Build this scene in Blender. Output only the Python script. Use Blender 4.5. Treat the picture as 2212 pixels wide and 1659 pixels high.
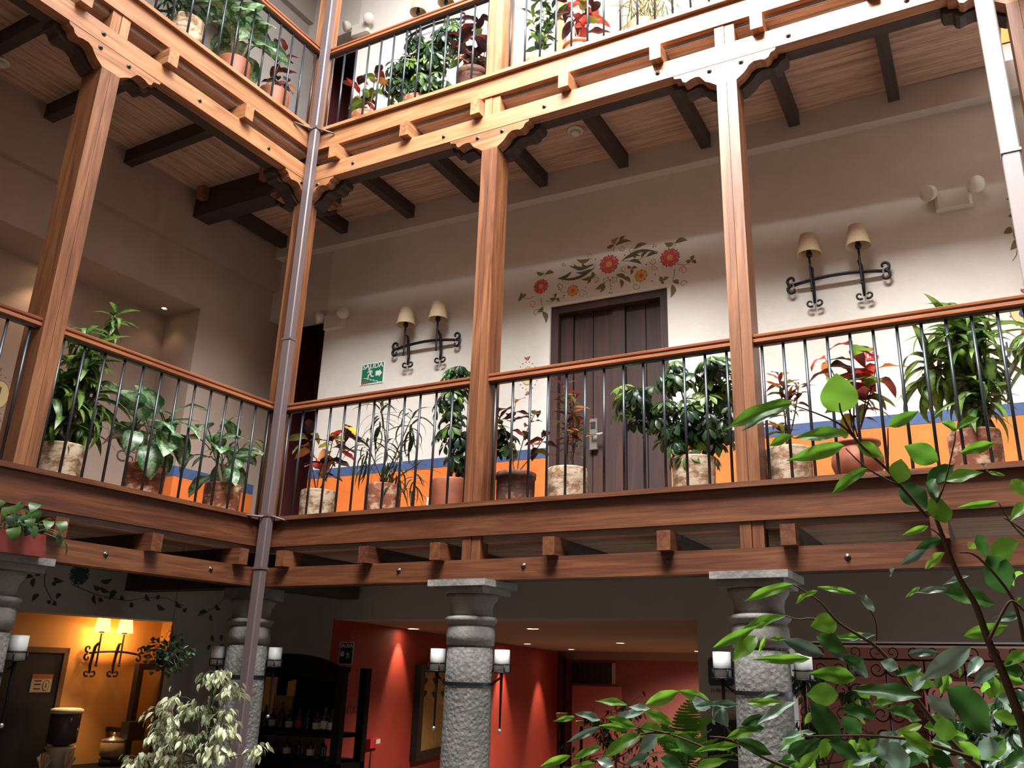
import bpy, bmesh, math, random
from mathutils import Vector, Matrix
PI = math.pi
for o in list(bpy.data.objects): bpy.data.objects.remove(o)
S = bpy.context.scene
COL = S.collection

# ------------------------------------------------------------------ camera
CP = Vector((5.33504, -5.37727, -1.16652))
CR = Vector((0.88982227, 0.45570579, 0.0234213)); CU = Vector((0.12775936, -0.29808384, 0.94595115)); CF = Vector((-0.43805693, 0.83873611, 0.32346231))
FPX, PX, PY = 1873.95, 1106 + 58.91, 829.5 - 16.61
cd = bpy.data.cameras.new('camera'); cam = bpy.data.objects.new('camera', cd); COL.objects.link(cam)
cam.matrix_world = Matrix(((CR.x, CU.x, -CF.x, CP.x), (CR.y, CU.y, -CF.y, CP.y), (CR.z, CU.z, -CF.z, CP.z), (0, 0, 0, 1)))
cd.sensor_width = 36; cd.lens = FPX / 2212 * 36
cd.shift_x = -58.91 / 2212; cd.shift_y = -16.61 / 2212
cd.clip_start = .05; cd.clip_end = 200
S.camera = cam
# ------------------------------------------------------------------ world, skylight lamp, exposure
w = bpy.data.worlds.new('world'); S.world = w; w.use_nodes = True
bg = w.node_tree.nodes['Background']; bg.inputs[0].default_value = (.93, .97, 1, 1); bg.inputs[1].default_value = 5.8
# area lamp added for the skylight's brightest sunlit part, unseen, tilted at the back facade
al = bpy.data.lights.new('skylight_stand_in', 'AREA'); al.shape = 'RECTANGLE'; al.size = 3.6; al.size_y = 2.6; al.spread = math.radians(125); al.energy = 1300; al.color = (1, .98, .95)
ao = bpy.data.objects.new('skylight_stand_in', al); COL.objects.link(ao); ao.location = (4.0, -2.9, 7.1); ao.rotation_euler = Vector((-.05, 3.0, -3.6)).to_track_quat('-Z', 'Y').to_euler()
vs = S.view_settings
vs.view_transform = 'Standard'; vs.look = 'None'; vs.gamma = 1; vs.use_curve_mapping = False; vs.exposure = 0

# ------------------------------------------------------------------ materials
def mat(name):
    m = bpy.data.materials.new(name); m.use_nodes = True
    nt = m.node_tree; return m, nt, nt.nodes['Principled BSDF']
def N(nt, t, **k):
    n = nt.nodes.new(t)
    for a, b in k.items():
        if a.startswith('i_'): n.inputs[a[2:].replace('_', ' ')].default_value = b
        else: setattr(n, a, b)
    return n
def c4(c): return (c[0], c[1], c[2], 1)
def ramp(nt, fac, stops):
    r = N(nt, 'ShaderNodeValToRGB'); e = r.color_ramp.elements
    while len(e) < len(stops): e.new(.5)
    for i, (p, c) in enumerate(stops): e[i].position = p; e[i].color = c4(c)
    nt.links.new(fac, r.inputs[0]); return r.outputs[0]
def coords(nt, scale=(1, 1, 1), kind='Object', loc=(0, 0, 0)):
    t = N(nt, 'ShaderNodeTexCoord'); mp = N(nt, 'ShaderNodeMapping')
    mp.inputs['Scale'].default_value = scale; mp.inputs['Location'].default_value = loc
    nt.links.new(t.outputs[kind], mp.inputs[0]); return mp.outputs[0]
def noise(nt, vec, sc, det=4, rough=.55, dist=0):
    n = N(nt, 'ShaderNodeTexNoise'); n.inputs['Scale'].default_value = sc; n.inputs['Detail'].default_value = det
    n.inputs['Roughness'].default_value = rough; n.inputs['Distortion'].default_value = dist
    nt.links.new(vec, n.inputs['Vector']); return n.outputs[0]
def bump(nt, h, b, strength=.3, dist=.01):
    n = N(nt, 'ShaderNodeBump'); n.inputs['Strength'].default_value = strength; n.inputs['Distance'].default_value = dist
    nt.links.new(h, n.inputs['Height']); nt.links.new(n.outputs[0], b.inputs['Normal'])
def wood(name, ax, cols, rough=.45):
    m, nt, b = mat(name)
    sc = [16, 16, 16]; sc[ax] = 1.1
    v = coords(nt, sc); n1 = noise(nt, v, 1.0, 6, .6, 1.2)
    sc2 = [60, 60, 60]; sc2[ax] = 1.6
    n2 = noise(nt, coords(nt, sc2), 1.6, 3, .6)
    mx = N(nt, 'ShaderNodeMath', operation='MULTIPLY_ADD'); nt.links.new(n2, mx.inputs[0]); mx.inputs[1].default_value = .35
    nt.links.new(n1, mx.inputs[2])
    oi = N(nt, 'ShaderNodeObjectInfo'); ad = N(nt, 'ShaderNodeMath', operation='MULTIPLY_ADD')
    nt.links.new(oi.outputs['Random'], ad.inputs[0]); ad.inputs[1].default_value = .12; nt.links.new(mx.outputs[0], ad.inputs[2])
    c = ramp(nt, ad.outputs[0], [(.42, cols[0]), (.66, cols[1]), (.92, cols[2])])
    nt.links.new(c, b.inputs['Base Color']); b.inputs['Roughness'].default_value = rough
    bump(nt, mx.outputs[0], b, .25, .004); return m
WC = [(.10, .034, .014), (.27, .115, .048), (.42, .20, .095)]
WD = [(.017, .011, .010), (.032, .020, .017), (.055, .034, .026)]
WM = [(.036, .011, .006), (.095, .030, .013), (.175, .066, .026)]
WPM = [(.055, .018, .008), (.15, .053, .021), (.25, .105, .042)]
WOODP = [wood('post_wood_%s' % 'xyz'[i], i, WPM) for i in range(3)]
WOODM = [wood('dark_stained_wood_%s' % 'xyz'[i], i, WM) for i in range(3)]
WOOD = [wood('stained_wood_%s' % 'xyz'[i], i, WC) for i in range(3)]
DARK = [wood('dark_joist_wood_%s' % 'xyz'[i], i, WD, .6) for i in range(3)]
RAILW = [wood('rail_wood_%s' % 'xy'[i], i, [(.10, .028, .013), (.22, .066, .028), (.33, .12, .05)], .38) for i in range(2)]
DOORW = wood('door_wood', 2, [(.012, .005, .005), (.024, .009, .008), (.052, .017, .011)], .65)
BLACKW = wood('black_wood', 2, [(.003, .003, .004), (.005, .005, .006), (.008, .007, .007)], .75)
BLACKW.node_tree.nodes['Principled BSDF'].inputs['Specular IOR Level'].default_value = .15
def plain(name, c, rough=.6, metal=0, var=0, sc=8, bmp=0, spec=None):
    m, nt, b = mat(name)
    b.inputs['Roughness'].default_value = rough; b.inputs['Metallic'].default_value = metal
    if spec is not None: b.inputs['Specular IOR Level'].default_value = spec
    if var or bmp:
        n = noise(nt, coords(nt), sc, 6, .65)
        lo = tuple(x * (1 - var) for x in c); hi = tuple(min(1, x * (1 + var)) for x in c)
        nt.links.new(ramp(nt, n, [(.3, lo), (.7, hi)]), b.inputs['Base Color'])
        if bmp: bump(nt, n, b, bmp, .02)
    else: b.inputs['Base Color'].default_value = c4(c)
    return m
def glow(name, c, s):
    m, nt, b = mat(name); b.inputs['Base Color'].default_value = c4(c)
    b.inputs['Emission Color'].default_value = c4(c); b.inputs['Emission Strength'].default_value = s; return m
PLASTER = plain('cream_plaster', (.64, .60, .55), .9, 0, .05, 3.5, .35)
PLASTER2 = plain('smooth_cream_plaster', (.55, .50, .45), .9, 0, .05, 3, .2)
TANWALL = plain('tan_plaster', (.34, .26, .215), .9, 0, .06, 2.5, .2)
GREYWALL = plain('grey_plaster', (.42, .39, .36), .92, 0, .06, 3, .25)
ORANGE = plain('orange_paint', (.66, .155, .022), .75, 0, .10, 6, .3)
BLUE = plain('blue_paint', (.045, .085, .20), .75, 0, .12, 6, .3)
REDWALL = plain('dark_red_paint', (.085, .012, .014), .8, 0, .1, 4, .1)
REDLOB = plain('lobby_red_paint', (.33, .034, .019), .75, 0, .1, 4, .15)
PINK = plain('pink_paint', (.44, .15, .14), .8, 0, .06, 3, .1)
OCHRE = plain('ochre_paint', (.55, .30, .11), .85, 0, .07, 3, .2)
BEIGE = plain('beige_ceiling_paint', (.42, .31, .20), .9, 0, .04, 3)
FLOORM = plain('clay_floor', (.25, .19, .16), .5, 0, .15, 5, .1)
IRON = plain('black_iron', (.018, .019, .022), .45, .6)
BAR = plain('grey_iron_bar', (.045, .052, .062), .35, .55)
PIPE = plain('brown_painted_metal', (.125, .092, .094), .42, .15)
PIPE2 = plain('pale_pipe_paint', (.30, .255, .255), .5, 0)
WHITEP = plain('white_paint', (.75, .75, .72), .6)
CREAMPL = plain('cream_plastic', (.60, .56, .49), .5)
STEEL = plain('brushed_steel', (.6, .6, .6), .3, .9)
BOLT = plain('bolt_steel', (.10, .09, .08), .4, .7)
BLACK = plain('black_lacquer', (.006, .006, .008), .55)
GLASSW = plain('frosted_white_glass', (.60, .62, .60), .45)
SOIL = plain('soil', (.03, .018, .01), .95, 0, .3, 40, .5)
BARK = plain('grey_bark', (.13, .10, .075), .85, 0, .25, 30, .4)
TWIG = plain('brown_twig', (.11, .060, .030), .7, 0, .2, 20)
GTWIG = plain('green_twig', (.09, .13, .04), .6)
CANE = plain('pale_cane', (.30, .26, .17), .8, 0, .3, 40, .3)

def stonemat(name, c, pit=.5):
    m, nt, b = mat(name); v = coords(nt)
    n1 = noise(nt, v, 5, 5, .6); n2 = noise(nt, v, 48, 5, .75)
    vo = N(nt, 'ShaderNodeTexVoronoi'); vo.inputs['Scale'].default_value = 34; nt.links.new(v, vo.inputs['Vector'])
    lo = tuple(x * .62 for x in c); hi = tuple(x * 1.35 for x in c)
    mx = N(nt, 'ShaderNodeMath', operation='MULTIPLY_ADD'); nt.links.new(n2, mx.inputs[0]); mx.inputs[1].default_value = .55; nt.links.new(n1, mx.inputs[2])
    nt.links.new(ramp(nt, mx.outputs[0], [(.45, lo), (1.0, hi)]), b.inputs['Base Color'])
    ml = N(nt, 'ShaderNodeMath', operation='MULTIPLY'); nt.links.new(n2, ml.inputs[0]); nt.links.new(vo.outputs[0], ml.inputs[1])
    b.inputs['Roughness'].default_value = .95; bump(nt, ml.outputs[0], b, pit, .02); return m
STONE = stonemat('pitted_volcanic_stone', (.15, .143, .133), 1.0)
STONES = stonemat('dressed_stone', (.20, .188, .175), .3)

def canemat(name, ax):
    # woven reed matting: fine reeds with ragged dark gaps, running along one axis
    m, nt, b = mat(name)
    sc = [26, 26, 26]; sc[ax] = .9
    v = coords(nt, sc); n1 = noise(nt, v, 1.0, 5, .7, .4)
    sc2 = [95, 95, 95]; sc2[ax] = 5
    n2 = noise(nt, coords(nt, sc2), 1.0, 3, .6)
    ml = N(nt, 'ShaderNodeMath', operation='MULTIPLY_ADD'); nt.links.new(n2, ml.inputs[0]); ml.inputs[1].default_value = .5; nt.links.new(n1, ml.inputs[2])
    c = ramp(nt, ml.outputs[0], [(.42, (.03, .018, .014)), (.60, (.30, .19, .135)), (.78, (.50, .33, .24)), (1.0, (.62, .44, .33))])
    nt.links.new(c, b.inputs['Base Color']); b.inputs['Roughness'].default_value = .85
    bump(nt, ml.outputs[0], b, .8, .012); return m
CANEC = [canemat('reed_ceiling_%s' % 'xy'[i], i) for i in range(2)]

def potmat(name, base, wash, amt):
    m, nt, b = mat(name); v = coords(nt, (1, 1, 1.8))
    n = noise(nt, v, 7, 6, .65, .5); n2 = noise(nt, v, 35, 4, .7)
    mx = N(nt, 'ShaderNodeMath', operation='MULTIPLY_ADD'); nt.links.new(n2, mx.inputs[0]); mx.inputs[1].default_value = .25; nt.links.new(n, mx.inputs[2])
    c = ramp(nt, mx.outputs[0], [(.70 - amt, tuple(x * .6 for x in base)), (.76 - amt, base), (.86 - amt, wash), (1.1, tuple(min(1, x * 1.15) for x in wash))])
    nt.links.new(c, b.inputs['Base Color']); b.inputs['Roughness'].default_value = .85; bump(nt, mx.outputs[0], b, .4, .01); return m
POT_WHITE = potmat('whitewashed_clay', (.24, .13, .065), (.42, .34, .24), .19)
POT_MIX = potmat('flaking_whitewashed_clay', (.28, .09, .04), (.48, .33, .23), .12)
POT_RED = plain('terracotta', (.26, .075, .035), .6, 0, .25, 9, .1)
POT_BROWN = potmat('brown_clay', (.10, .040, .024), (.20, .11, .07), .1)

def leafmat(name, a, b_, c=None, cfac=0, kind='plain', trans=.35, rough=.4):
    """a,b: colours between which single leaves vary; c: third colour for pattern along the blade"""
    m, nt, b = mat(name)
    oi = N(nt, 'ShaderNodeObjectInfo')
    col = ramp(nt, oi.outputs['Random'], [(0, a), (1, b_)])
    if c is not None:
        tc = N(nt, 'ShaderNodeTexCoord'); sx = N(nt, 'ShaderNodeSeparateXYZ'); nt.links.new(tc.outputs['Object'], sx.inputs[0])
        ab = N(nt, 'ShaderNodeMath', operation='ABSOLUTE'); nt.links.new(sx.outputs[0], ab.inputs[0])
        n = noise(nt, tc.outputs['Object'], 6 if kind != 'vein' else 9, 4, .7, 1)
        if kind == 'edge':      # colour at the margin
            f = N(nt, 'ShaderNodeMath', operation='MULTIPLY_ADD'); nt.links.new(ab.outputs[0], f.inputs[0]); f.inputs[1].default_value = 2.6; nt.links.new(n, f.inputs[2])
            st = [(.80, (0, 0, 0)), (.95, (1, 1, 1))]
        elif kind == 'mid':     # colour along the midrib
            f = N(nt, 'ShaderNodeMath', operation='MULTIPLY_ADD'); nt.links.new(ab.outputs[0], f.inputs[0]); f.inputs[1].default_value = -3.0; nt.links.new(n, f.inputs[2])
            st = [(.28, (0, 0, 0)), (.42, (1, 1, 1))]
        else:                   # feathered pale veins
            wv = N(nt, 'ShaderNodeTexWave', wave_type='BANDS', bands_direction='DIAGONAL'); wv.inputs['Scale'].default_value = 2.2; wv.inputs['Distortion'].default_value = 9; wv.inputs['Detail'].default_value = 4
            nt.links.new(tc.outputs['Object'], wv.inputs['Vector'])
            f0 = N(nt, 'ShaderNodeMath', operation='MULTIPLY_ADD'); nt.links.new(ab.outputs[0], f0.inputs[0]); f0.inputs[1].default_value = -1.5; nt.links.new(n, f0.inputs[2])
            f = N(nt, 'ShaderNodeMath', operation='MULTIPLY_ADD'); nt.links.new(wv.outputs[0], f.inputs[0]); f.inputs[1].default_value = .16; nt.links.new(f0.outputs[0], f.inputs[2])
            st = [(.30, (0, 0, 0)), (.60, (1, 1, 1))]
        fr = ramp(nt, f.outputs[0], st)
        mi = N(nt, 'ShaderNodeMix', data_type='RGBA'); nt.links.new(fr, mi.inputs[0]); nt.links.new(col, mi.inputs[6]); mi.inputs[7].default_value = c4(c)
        col = mi.outputs[2]
    nt.links.new(col, b.inputs['Base Color']); b.inputs['Roughness'].default_value = rough
    if trans:
        tr = N(nt, 'ShaderNodeBsdfTranslucent'); nt.links.new(col, tr.inputs[0])
        ms = N(nt, 'ShaderNodeMixShader'); ms.inputs[0].default_value = trans
        out = [n for n in nt.nodes if n.type == 'OUTPUT_MATERIAL'][0]
        nt.links.new(b.outputs[0], ms.inputs[1]); nt.links.new(tr.outputs[0], ms.inputs[2]); nt.links.new(ms.outputs[0], out.inputs[0])
    return m
L = dict(
 green=leafmat('leaf_green', (.035, .085, .022), (.075, .15, .035)),
 dark=leafmat('leaf_dark_green', (.012, .034, .016), (.03, .07, .025), rough=.3),
 light=leafmat('leaf_light_green', (.14, .28, .04), (.22, .36, .06)),
 drac=leafmat('leaf_dracaena', (.02, .07, .02), (.045, .12, .03), (.16, .26, .05), kind='mid'),
 dief=leafmat('leaf_dieffenbachia', (.025, .10, .03), (.05, .16, .05), (.42, .56, .34), kind='vein', rough=.35),
 red=leafmat('leaf_red', (.38, .02, .015), (.55, .07, .05)),
 darkred=leafmat('leaf_dark_red', (.07, .012, .014), (.20, .03, .025)),
 purple=leafmat('leaf_purple', (.025, .014, .018), (.06, .02, .026), trans=.15),
 pinkl=leafmat('leaf_coral', (.68, .24, .17), (.80, .42, .32)),
 yellow=leafmat('leaf_yellow', (.60, .38, .04), (.45, .42, .06)),
 orange=leafmat('leaf_orange', (.60, .16, .04), (.68, .27, .07)),
 olive=leafmat('leaf_olive', (.10, .10, .025), (.20, .20, .04)),
 fic=leafmat('leaf_ficus_green', (.12, .31, .03), (.21, .44, .045), trans=.68, rough=.35),
 ficd=leafmat('leaf_ficus_dark', (.03, .10, .022), (.07, .19, .035), trans=.4, rough=.35),
 ficg=leafmat('leaf_ficus_painted_sheen', (.16, .26, .19), (.28, .40, .31), trans=.2, rough=.3),  # grey gloss of the leaf tops, put into the base colour
 ficy=leafmat('leaf_ficus_yellow_green', (.22, .38, .04), (.30, .44, .06), trans=.5, rough=.35),
 vari=leafmat('leaf_variegated', (.42, .46, .26), (.62, .64, .42), (.10, .17, .06), kind='mid', trans=.3),
)

# ------------------------------------------------------------------ mesh helpers
def link(o): COL.objects.link(o); return o
class MB:
    def __init__(s): s.v = []; s.f = []; s.sm = []
    def add(s, vs, fs, smooth=False):
        b = len(s.v); s.v += [Vector(p) for p in vs]; s.f += [tuple(i + b for i in f) for f in fs]; s.sm += [smooth] * len(fs); return s
    def hexa(s, p):   # 8 corners: bottom 4, top 4
        return s.add(p, [(3, 2, 1, 0), (4, 5, 6, 7), (0, 1, 5, 4), (1, 2, 6, 5), (2, 3, 7, 6), (3, 0, 4, 7)])
    def box(s, a, b, P=None):
        P = P or (lambda x, y, z: Vector((x, y, z)))
        x0, y0, z0 = a; x1, y1, z1 = b
        return s.hexa([P(x0, y0, z0), P(x1, y0, z0), P(x1, y1, z0), P(x0, y1, z0), P(x0, y0, z1), P(x1, y0, z1), P(x1, y1, z1), P(x0, y1, z1)])
    def tube(s, pts, r, n=8, cap=True, twist=0, flat=None):
        pts = [Vector(p) for p in pts]; m = len(pts)
        if not isinstance(r, (list, tuple)): r = [r] * m
        T = [((pts[min(i + 1, m - 1)] - pts[max(i - 1, 0)]).normalized() if (pts[min(i + 1, m - 1)] - pts[max(i - 1, 0)]).length > 1e-9 else Vector((0, 0, 1))) for i in range(m)]
        up = Vector((0, 0, 1)) if abs(T[0].z) < .9 else Vector((0, 1, 0))
        a = T[0].cross(up).normalized(); vs = []
        for i in range(m):
            a = (a - T[i] * a.dot(T[i]));
            if a.length < 1e-6: a = T[i].orthogonal()
            a.normalize(); b = T[i].cross(a)
            for k in range(n):
                t = 2 * PI * k / n + twist * i
                ra, rb = (r[i], r[i]) if flat is None else (r[i], r[i] * flat)
                vs.append(pts[i] + a * math.cos(t) * ra + b * math.sin(t) * rb)
        fs = [(i * n + k, i * n + (k + 1) % n, (i + 1) * n + (k + 1) % n, (i + 1) * n + k) for i in range(m - 1) for k in range(n)]
        if cap: fs += [tuple(range(n - 1, -1, -1)), tuple(range((m - 1) * n, m * n))]
        return s.add(vs, fs, n > 4)
    def lathe(s, prof, c, n=20, cap=True, P=None):
        c = Vector(c); m = len(prof); vs = []
        for r, z in prof:
            for k in range(n):
                t = 2 * PI * k / n; vs.append(c + Vector((r * math.cos(t), r * math.sin(t), z)))
        fs = [(i * n + k, i * n + (k + 1) % n, (i + 1) * n + (k + 1) % n, (i + 1) * n + k) for i in range(m - 1) for k in range(n)]
        if cap: fs += [tuple(range(n - 1, -1, -1)), tuple(range((m - 1) * n, m * n))]
        return s.add(vs, fs, True)
    def prism(s, poly, f0, f1):   # poly of (a,b); f0/f1 map (a,b) to 3D
        n = len(poly); vs = [f0(*p) for p in poly] + [f1(*p) for p in poly]
        return s.add(vs, [tuple(range(n - 1, -1, -1)), tuple(range(n, 2 * n))] + [(k, (k + 1) % n, n + (k + 1) % n, n + k) for k in range(n)])
    def sphere(s, c, r, n=10, sc=(1, 1, 1)):
        prof = [(max(1e-4, math.sin(PI * i / 8)) * r, -math.cos(PI * i / 8) * r) for i in range(9)]
        b = len(s.v); s.lathe(prof, (0, 0, 0), n); c = Vector(c)
        for i in range(b, len(s.v)): v = s.v[i]; s.v[i] = c + Vector((v.x * sc[0], v.y * sc[1], v.z * sc[2]))
        return s
    def mesh(s, name, m, off=Vector((0, 0, 0))):
        me = bpy.data.meshes.new(name); me.from_pydata([tuple(v - off) for v in s.v], [], s.f)
        if m: me.materials.append(m)
        me.polygons.foreach_set('use_smooth', s.sm)
        bm = bmesh.new(); bm.from_mesh(me); bmesh.ops.recalc_face_normals(bm, faces=bm.faces); bm.to_mesh(me); bm.free()
        me.update(); return me
    def build(s, name, m, parent=None):
        off = world_loc(parent) if parent else Vector((0, 0, 0))
        o = bpy.data.objects.new(name, s.mesh(name, m, off)); link(o)
        if parent: o.parent = parent
        return o
def world_loc(p):
    v = Vector((0, 0, 0))
    while p: v += Vector(p.location); p = p.parent
    return v
def tag(o, label=None, cat=None, group=None, kind=None):
    if label: o['label'] = label
    if cat: o['category'] = cat
    if group: o['group'] = group
    if kind: o['kind'] = kind
    return o
def thing(name, label, cat, loc=(0, 0, 0), group=None):
    o = bpy.data.objects.new(name, None); o.empty_display_size = .1; link(o); o.location = loc
    return tag(o, label, cat, group)
def struct(name, loc=(0, 0, 0)):
    o = bpy.data.objects.new(name, None); o.empty_display_size = .1; link(o); o.location = loc; o['kind'] = 'structure'; return o
def smesh(name, mb, m): o = mb.build(name, m); o['kind'] = 'structure'; return o
def text(body, size, m, parent, P, name='lettering', ext=.0015, bold=0):
    """P: matrix for the text plane in world (x right, y up)"""
    cu = bpy.data.curves.new(name, 'FONT'); cu.body = body; cu.size = size; cu.extrude = ext; cu.align_x = 'CENTER'; cu.align_y = 'CENTER'; cu.offset = bold
    tmp = bpy.data.objects.new(name, cu); link(tmp); me = bpy.data.meshes.new_from_object(tmp.evaluated_get(bpy.context.evaluated_depsgraph_get()))
    bpy.data.objects.remove(tmp); me.materials.clear(); me.materials.append(m)
    o = bpy.data.objects.new(name, me); link(o); o.parent = parent
    M = P.copy(); M.translation -= world_loc(parent); o.matrix_local = M; return o

# ------------------------------------------------------------------ the two facades: back (along x) and left (along -y, 2 degrees off square)
def PB(s, d, z): return Vector((s, d, z))
TH = .0323
def PL(s, d, z): return Vector((-s * math.sin(TH) - d * math.cos(TH), -s * math.cos(TH) + d * math.sin(TH), z))
def PR(s, d, z): return Vector((5.87 + d, -s, z))
KW = .0232; DW = 1.194
def WB(s, e, z): return Vector((s, DW + KW * s + e, z))       # back wall: e=0 upper band, e=.106 wall face
def ray(u, v): return CF + CR * ((u - PX) / FPX) - CU * ((v - PY) / FPX)
def hitp(u, v, n, c):
    D = ray(u, v); n = Vector(n); return CP + D * ((c - n.dot(CP)) / n.dot(D))
def wall_xz(u, v):            # a point of the back wall's face -> (s, z)
    p = hitp(u, v, (-KW, 1, 0), DW + .106); return p.x, p.z
def left_sz(u, v, d):
    p = hitp(u, v, (-math.cos(TH), math.sin(TH), 0), d); return -(p.x * math.sin(TH) + p.y * math.cos(TH)), p.z
UP = 3.755
LEV = {0: dict(z=0, zf=-.2425, zt=-.41, zb=-.558, pl=-.285), 1: dict(z=UP, zf=3.541, zt=3.353, zb=3.198, pl=3.495)}
BAYS = [0, 1.924, 3.956, 5.87]       # left edges of posts on the back facade
W_ = .149

# structure: deck + joists
def gallery_floor(P, lev, s0, s1, dw, joists, where, ax):
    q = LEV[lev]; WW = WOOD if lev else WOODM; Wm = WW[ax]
    f = struct('floor', P((s0 + s1) / 2, .5, q['z']))
    MB().box((s0, .05, q['pl'] + .005), (s1, dw + .3, q['z'] - .012), P).build('deck_slab', FLOORM, f)
    sf = max(s0, -.02)
    MB().box((sf, 0, q['zf']), (s1, .055, q['z'] - .036), P).build('fascia_board', Wm, f)
    MB().box((sf, -.036, q['z'] - .034), (s1, .22, q['z']), P).build('nosing_board', Wm, f)
    for j in joists:
        MB().box((j, -.07, q['zt']), (j + .09, .13, q['pl']), P).build('joist_end', WW[1 - ax], f)
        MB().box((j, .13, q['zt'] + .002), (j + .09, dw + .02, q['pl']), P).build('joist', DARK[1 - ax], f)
    return f
def reed_ceiling(P, lev, s0, s1, dw, ax):
    q = LEV[lev]; o = smesh('ceiling', MB().box((s0, .055, q['pl']), (s1, dw, q['pl'] + .012), P), CANEC[ax]); return o
JB = [.272, 1.086, 1.83, 2.67, 3.46, 4.245, 5.05]
JL = [.19, .93, 1.62, 2.42, 3.2]
gallery_floor(PB, 1, -.02, 5.9, 1.25, [-1.46, -.60] + JB, 'upper back', 0)
gallery_floor(PB, 0, -.02, 5.9, 1.25, [.22, 1.05, 1.70, 2.62, 3.44, 4.22, 5.05], 'mid back', 0)
gallery_floor(PL, 1, -1.2, 6.2, 1.6, [.80, 1.60, 2.35, 3.15], 'upper left', 1)
gallery_floor(PL, 0, -1.2, 6.2, 1.6, [.21, 1.02, 1.75, 2.5, 3.3], 'mid left', 1)
reed_ceiling(PB, 1, -1.6, 5.9, 1.3, 0); reed_ceiling(PB, 0, -1.6, 5.9, 1.4, 0)
reed_ceiling(PL, 1, 0, 6.2, 1.65, 1); reed_ceiling(PL, 0, 0, 6.2, 1.65, 1)

def bolt(P, s, d, z, parent):
    b = MB(); c0 = P(s, d, z); nrm = (P(s, d - 1, z) - P(s, d, z)).normalized()
    b.tube([c0 + nrm * -.002, c0 + nrm * .004], .019, 12); b.tube([c0 + nrm * .004, c0 + nrm * .014], .009, 6)
    return b.build('bolt', BOLT, parent)
def beam(P, lev, s0, s1, label, posts, bolts, ax, sp=True):
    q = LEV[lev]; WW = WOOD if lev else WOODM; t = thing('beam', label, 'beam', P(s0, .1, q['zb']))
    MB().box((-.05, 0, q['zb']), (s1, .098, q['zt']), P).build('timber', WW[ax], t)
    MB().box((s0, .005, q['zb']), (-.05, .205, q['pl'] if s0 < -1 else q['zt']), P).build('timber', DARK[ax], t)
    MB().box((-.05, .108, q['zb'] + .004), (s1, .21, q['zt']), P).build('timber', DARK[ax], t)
    for p in posts:
        MB().box((p, .012, q['zt']), (p + .072, .13, q['zf'] + .03), P).build('spacer_block', WW[2], t)
        MB().box((p + .077, .016, q['zt']), (p + .149, .13, q['zf'] + .03), P).build('spacer_block', WW[2], t)
    for s, z in bolts: bolt(P, s, 0, z, t)
    return t
beam(PB, 1, -1.6, 5.9, 'long pale timber beam on carved brackets under the top balcony, back side', BAYS[1:3], [(.523, 3.272), (1.524, 3.267), (2.512, 3.271), (3.50, 3.269), (4.50, 3.259), (5.3, 3.262)], 0)
beam(PL, 1, -.46, 6.2, 'slanting timber beam under the top balcony on the left side', [1.998], [(.528, 3.266), (2.189, 3.273), (1.3, 3.268), (3.2, 3.268)], 1)
beam(PB, 0, -1.6, 5.9, 'brown timber beam resting on the stone columns, back side', BAYS[1:3], [(1.388, -.468), (2.441, -.467), (3.484, -.471), (4.584, -.484), (5.4, -.48)], 0)
beam(PL, 0, -1.25, 6.2, 'brown timber beam above the lit room on the left side', [1.998], [(.5, -.47), (1.4, -.47), (3.0, -.47)], 1)

# carved brackets
BR = [(-.335, 3.198), (-.325, 3.172), (-.272, 3.160), (-.258, 3.122), (-.235, 3.112), (-.200, 3.128), (-.160, 3.136), (-.128, 3.128), (-.105, 3.098), (-.085, 3.070), (-.050, 3.050), (0, 3.012), (.149, 3.012), (.200, 3.050), (.226, 3.078), (.245, 3.108), (.282, 3.130), (.330, 3.128), (.362, 3.118), (.392, 3.132), (.408, 3.164), (.440, 3.176), (.448, 3.198)]
def bracket(P, s, label, ax, lo=-9, hi=9, bolts=(-.05, .19)):
    t = thing('beam_bracket', label, 'bracket', P(s + .07, .1, 3.0))
    pr = [(max(lo, min(hi, a)), b) for a, b in BR]
    MB().prism(pr, lambda a, b: P(s + a, .003, b), lambda a, b: P(s + a, .10, b)).build('carved_face', WOOD[ax], t)
    pr2 = [(a * 1.12 + .0, b - .02 if b < 3.19 else b) for a, b in pr]
    MB().prism(pr2, lambda a, b: P(s + a, .108, b), lambda a, b: P(s + a, .235, b)).build('carved_core', DARK[ax], t)
    for b in bolts: bolt(P, s + b, .003, 3.152, t)
bracket(PB, BAYS[1], 'carved scroll bracket on the second post of the back side, at the ceiling', 0)
bracket(PB, BAYS[2], 'carved scroll bracket in full sun on the third post of the back side', 0)
bracket(PL, 1.998, 'carved scroll bracket on top of the leftmost balcony post', 1)
bracket(PB, -.149, 'half carved bracket at the corner, right of the rain pipe', 0, bolts=(.26,))
bracket(PL, -.149, 'half carved bracket at the corner, left of the rain pipe', 1, bolts=(.24,))
bracket(PB, 5.87, 'dark carved bracket at the right corner, top right of view', 0, bolts=())

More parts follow.
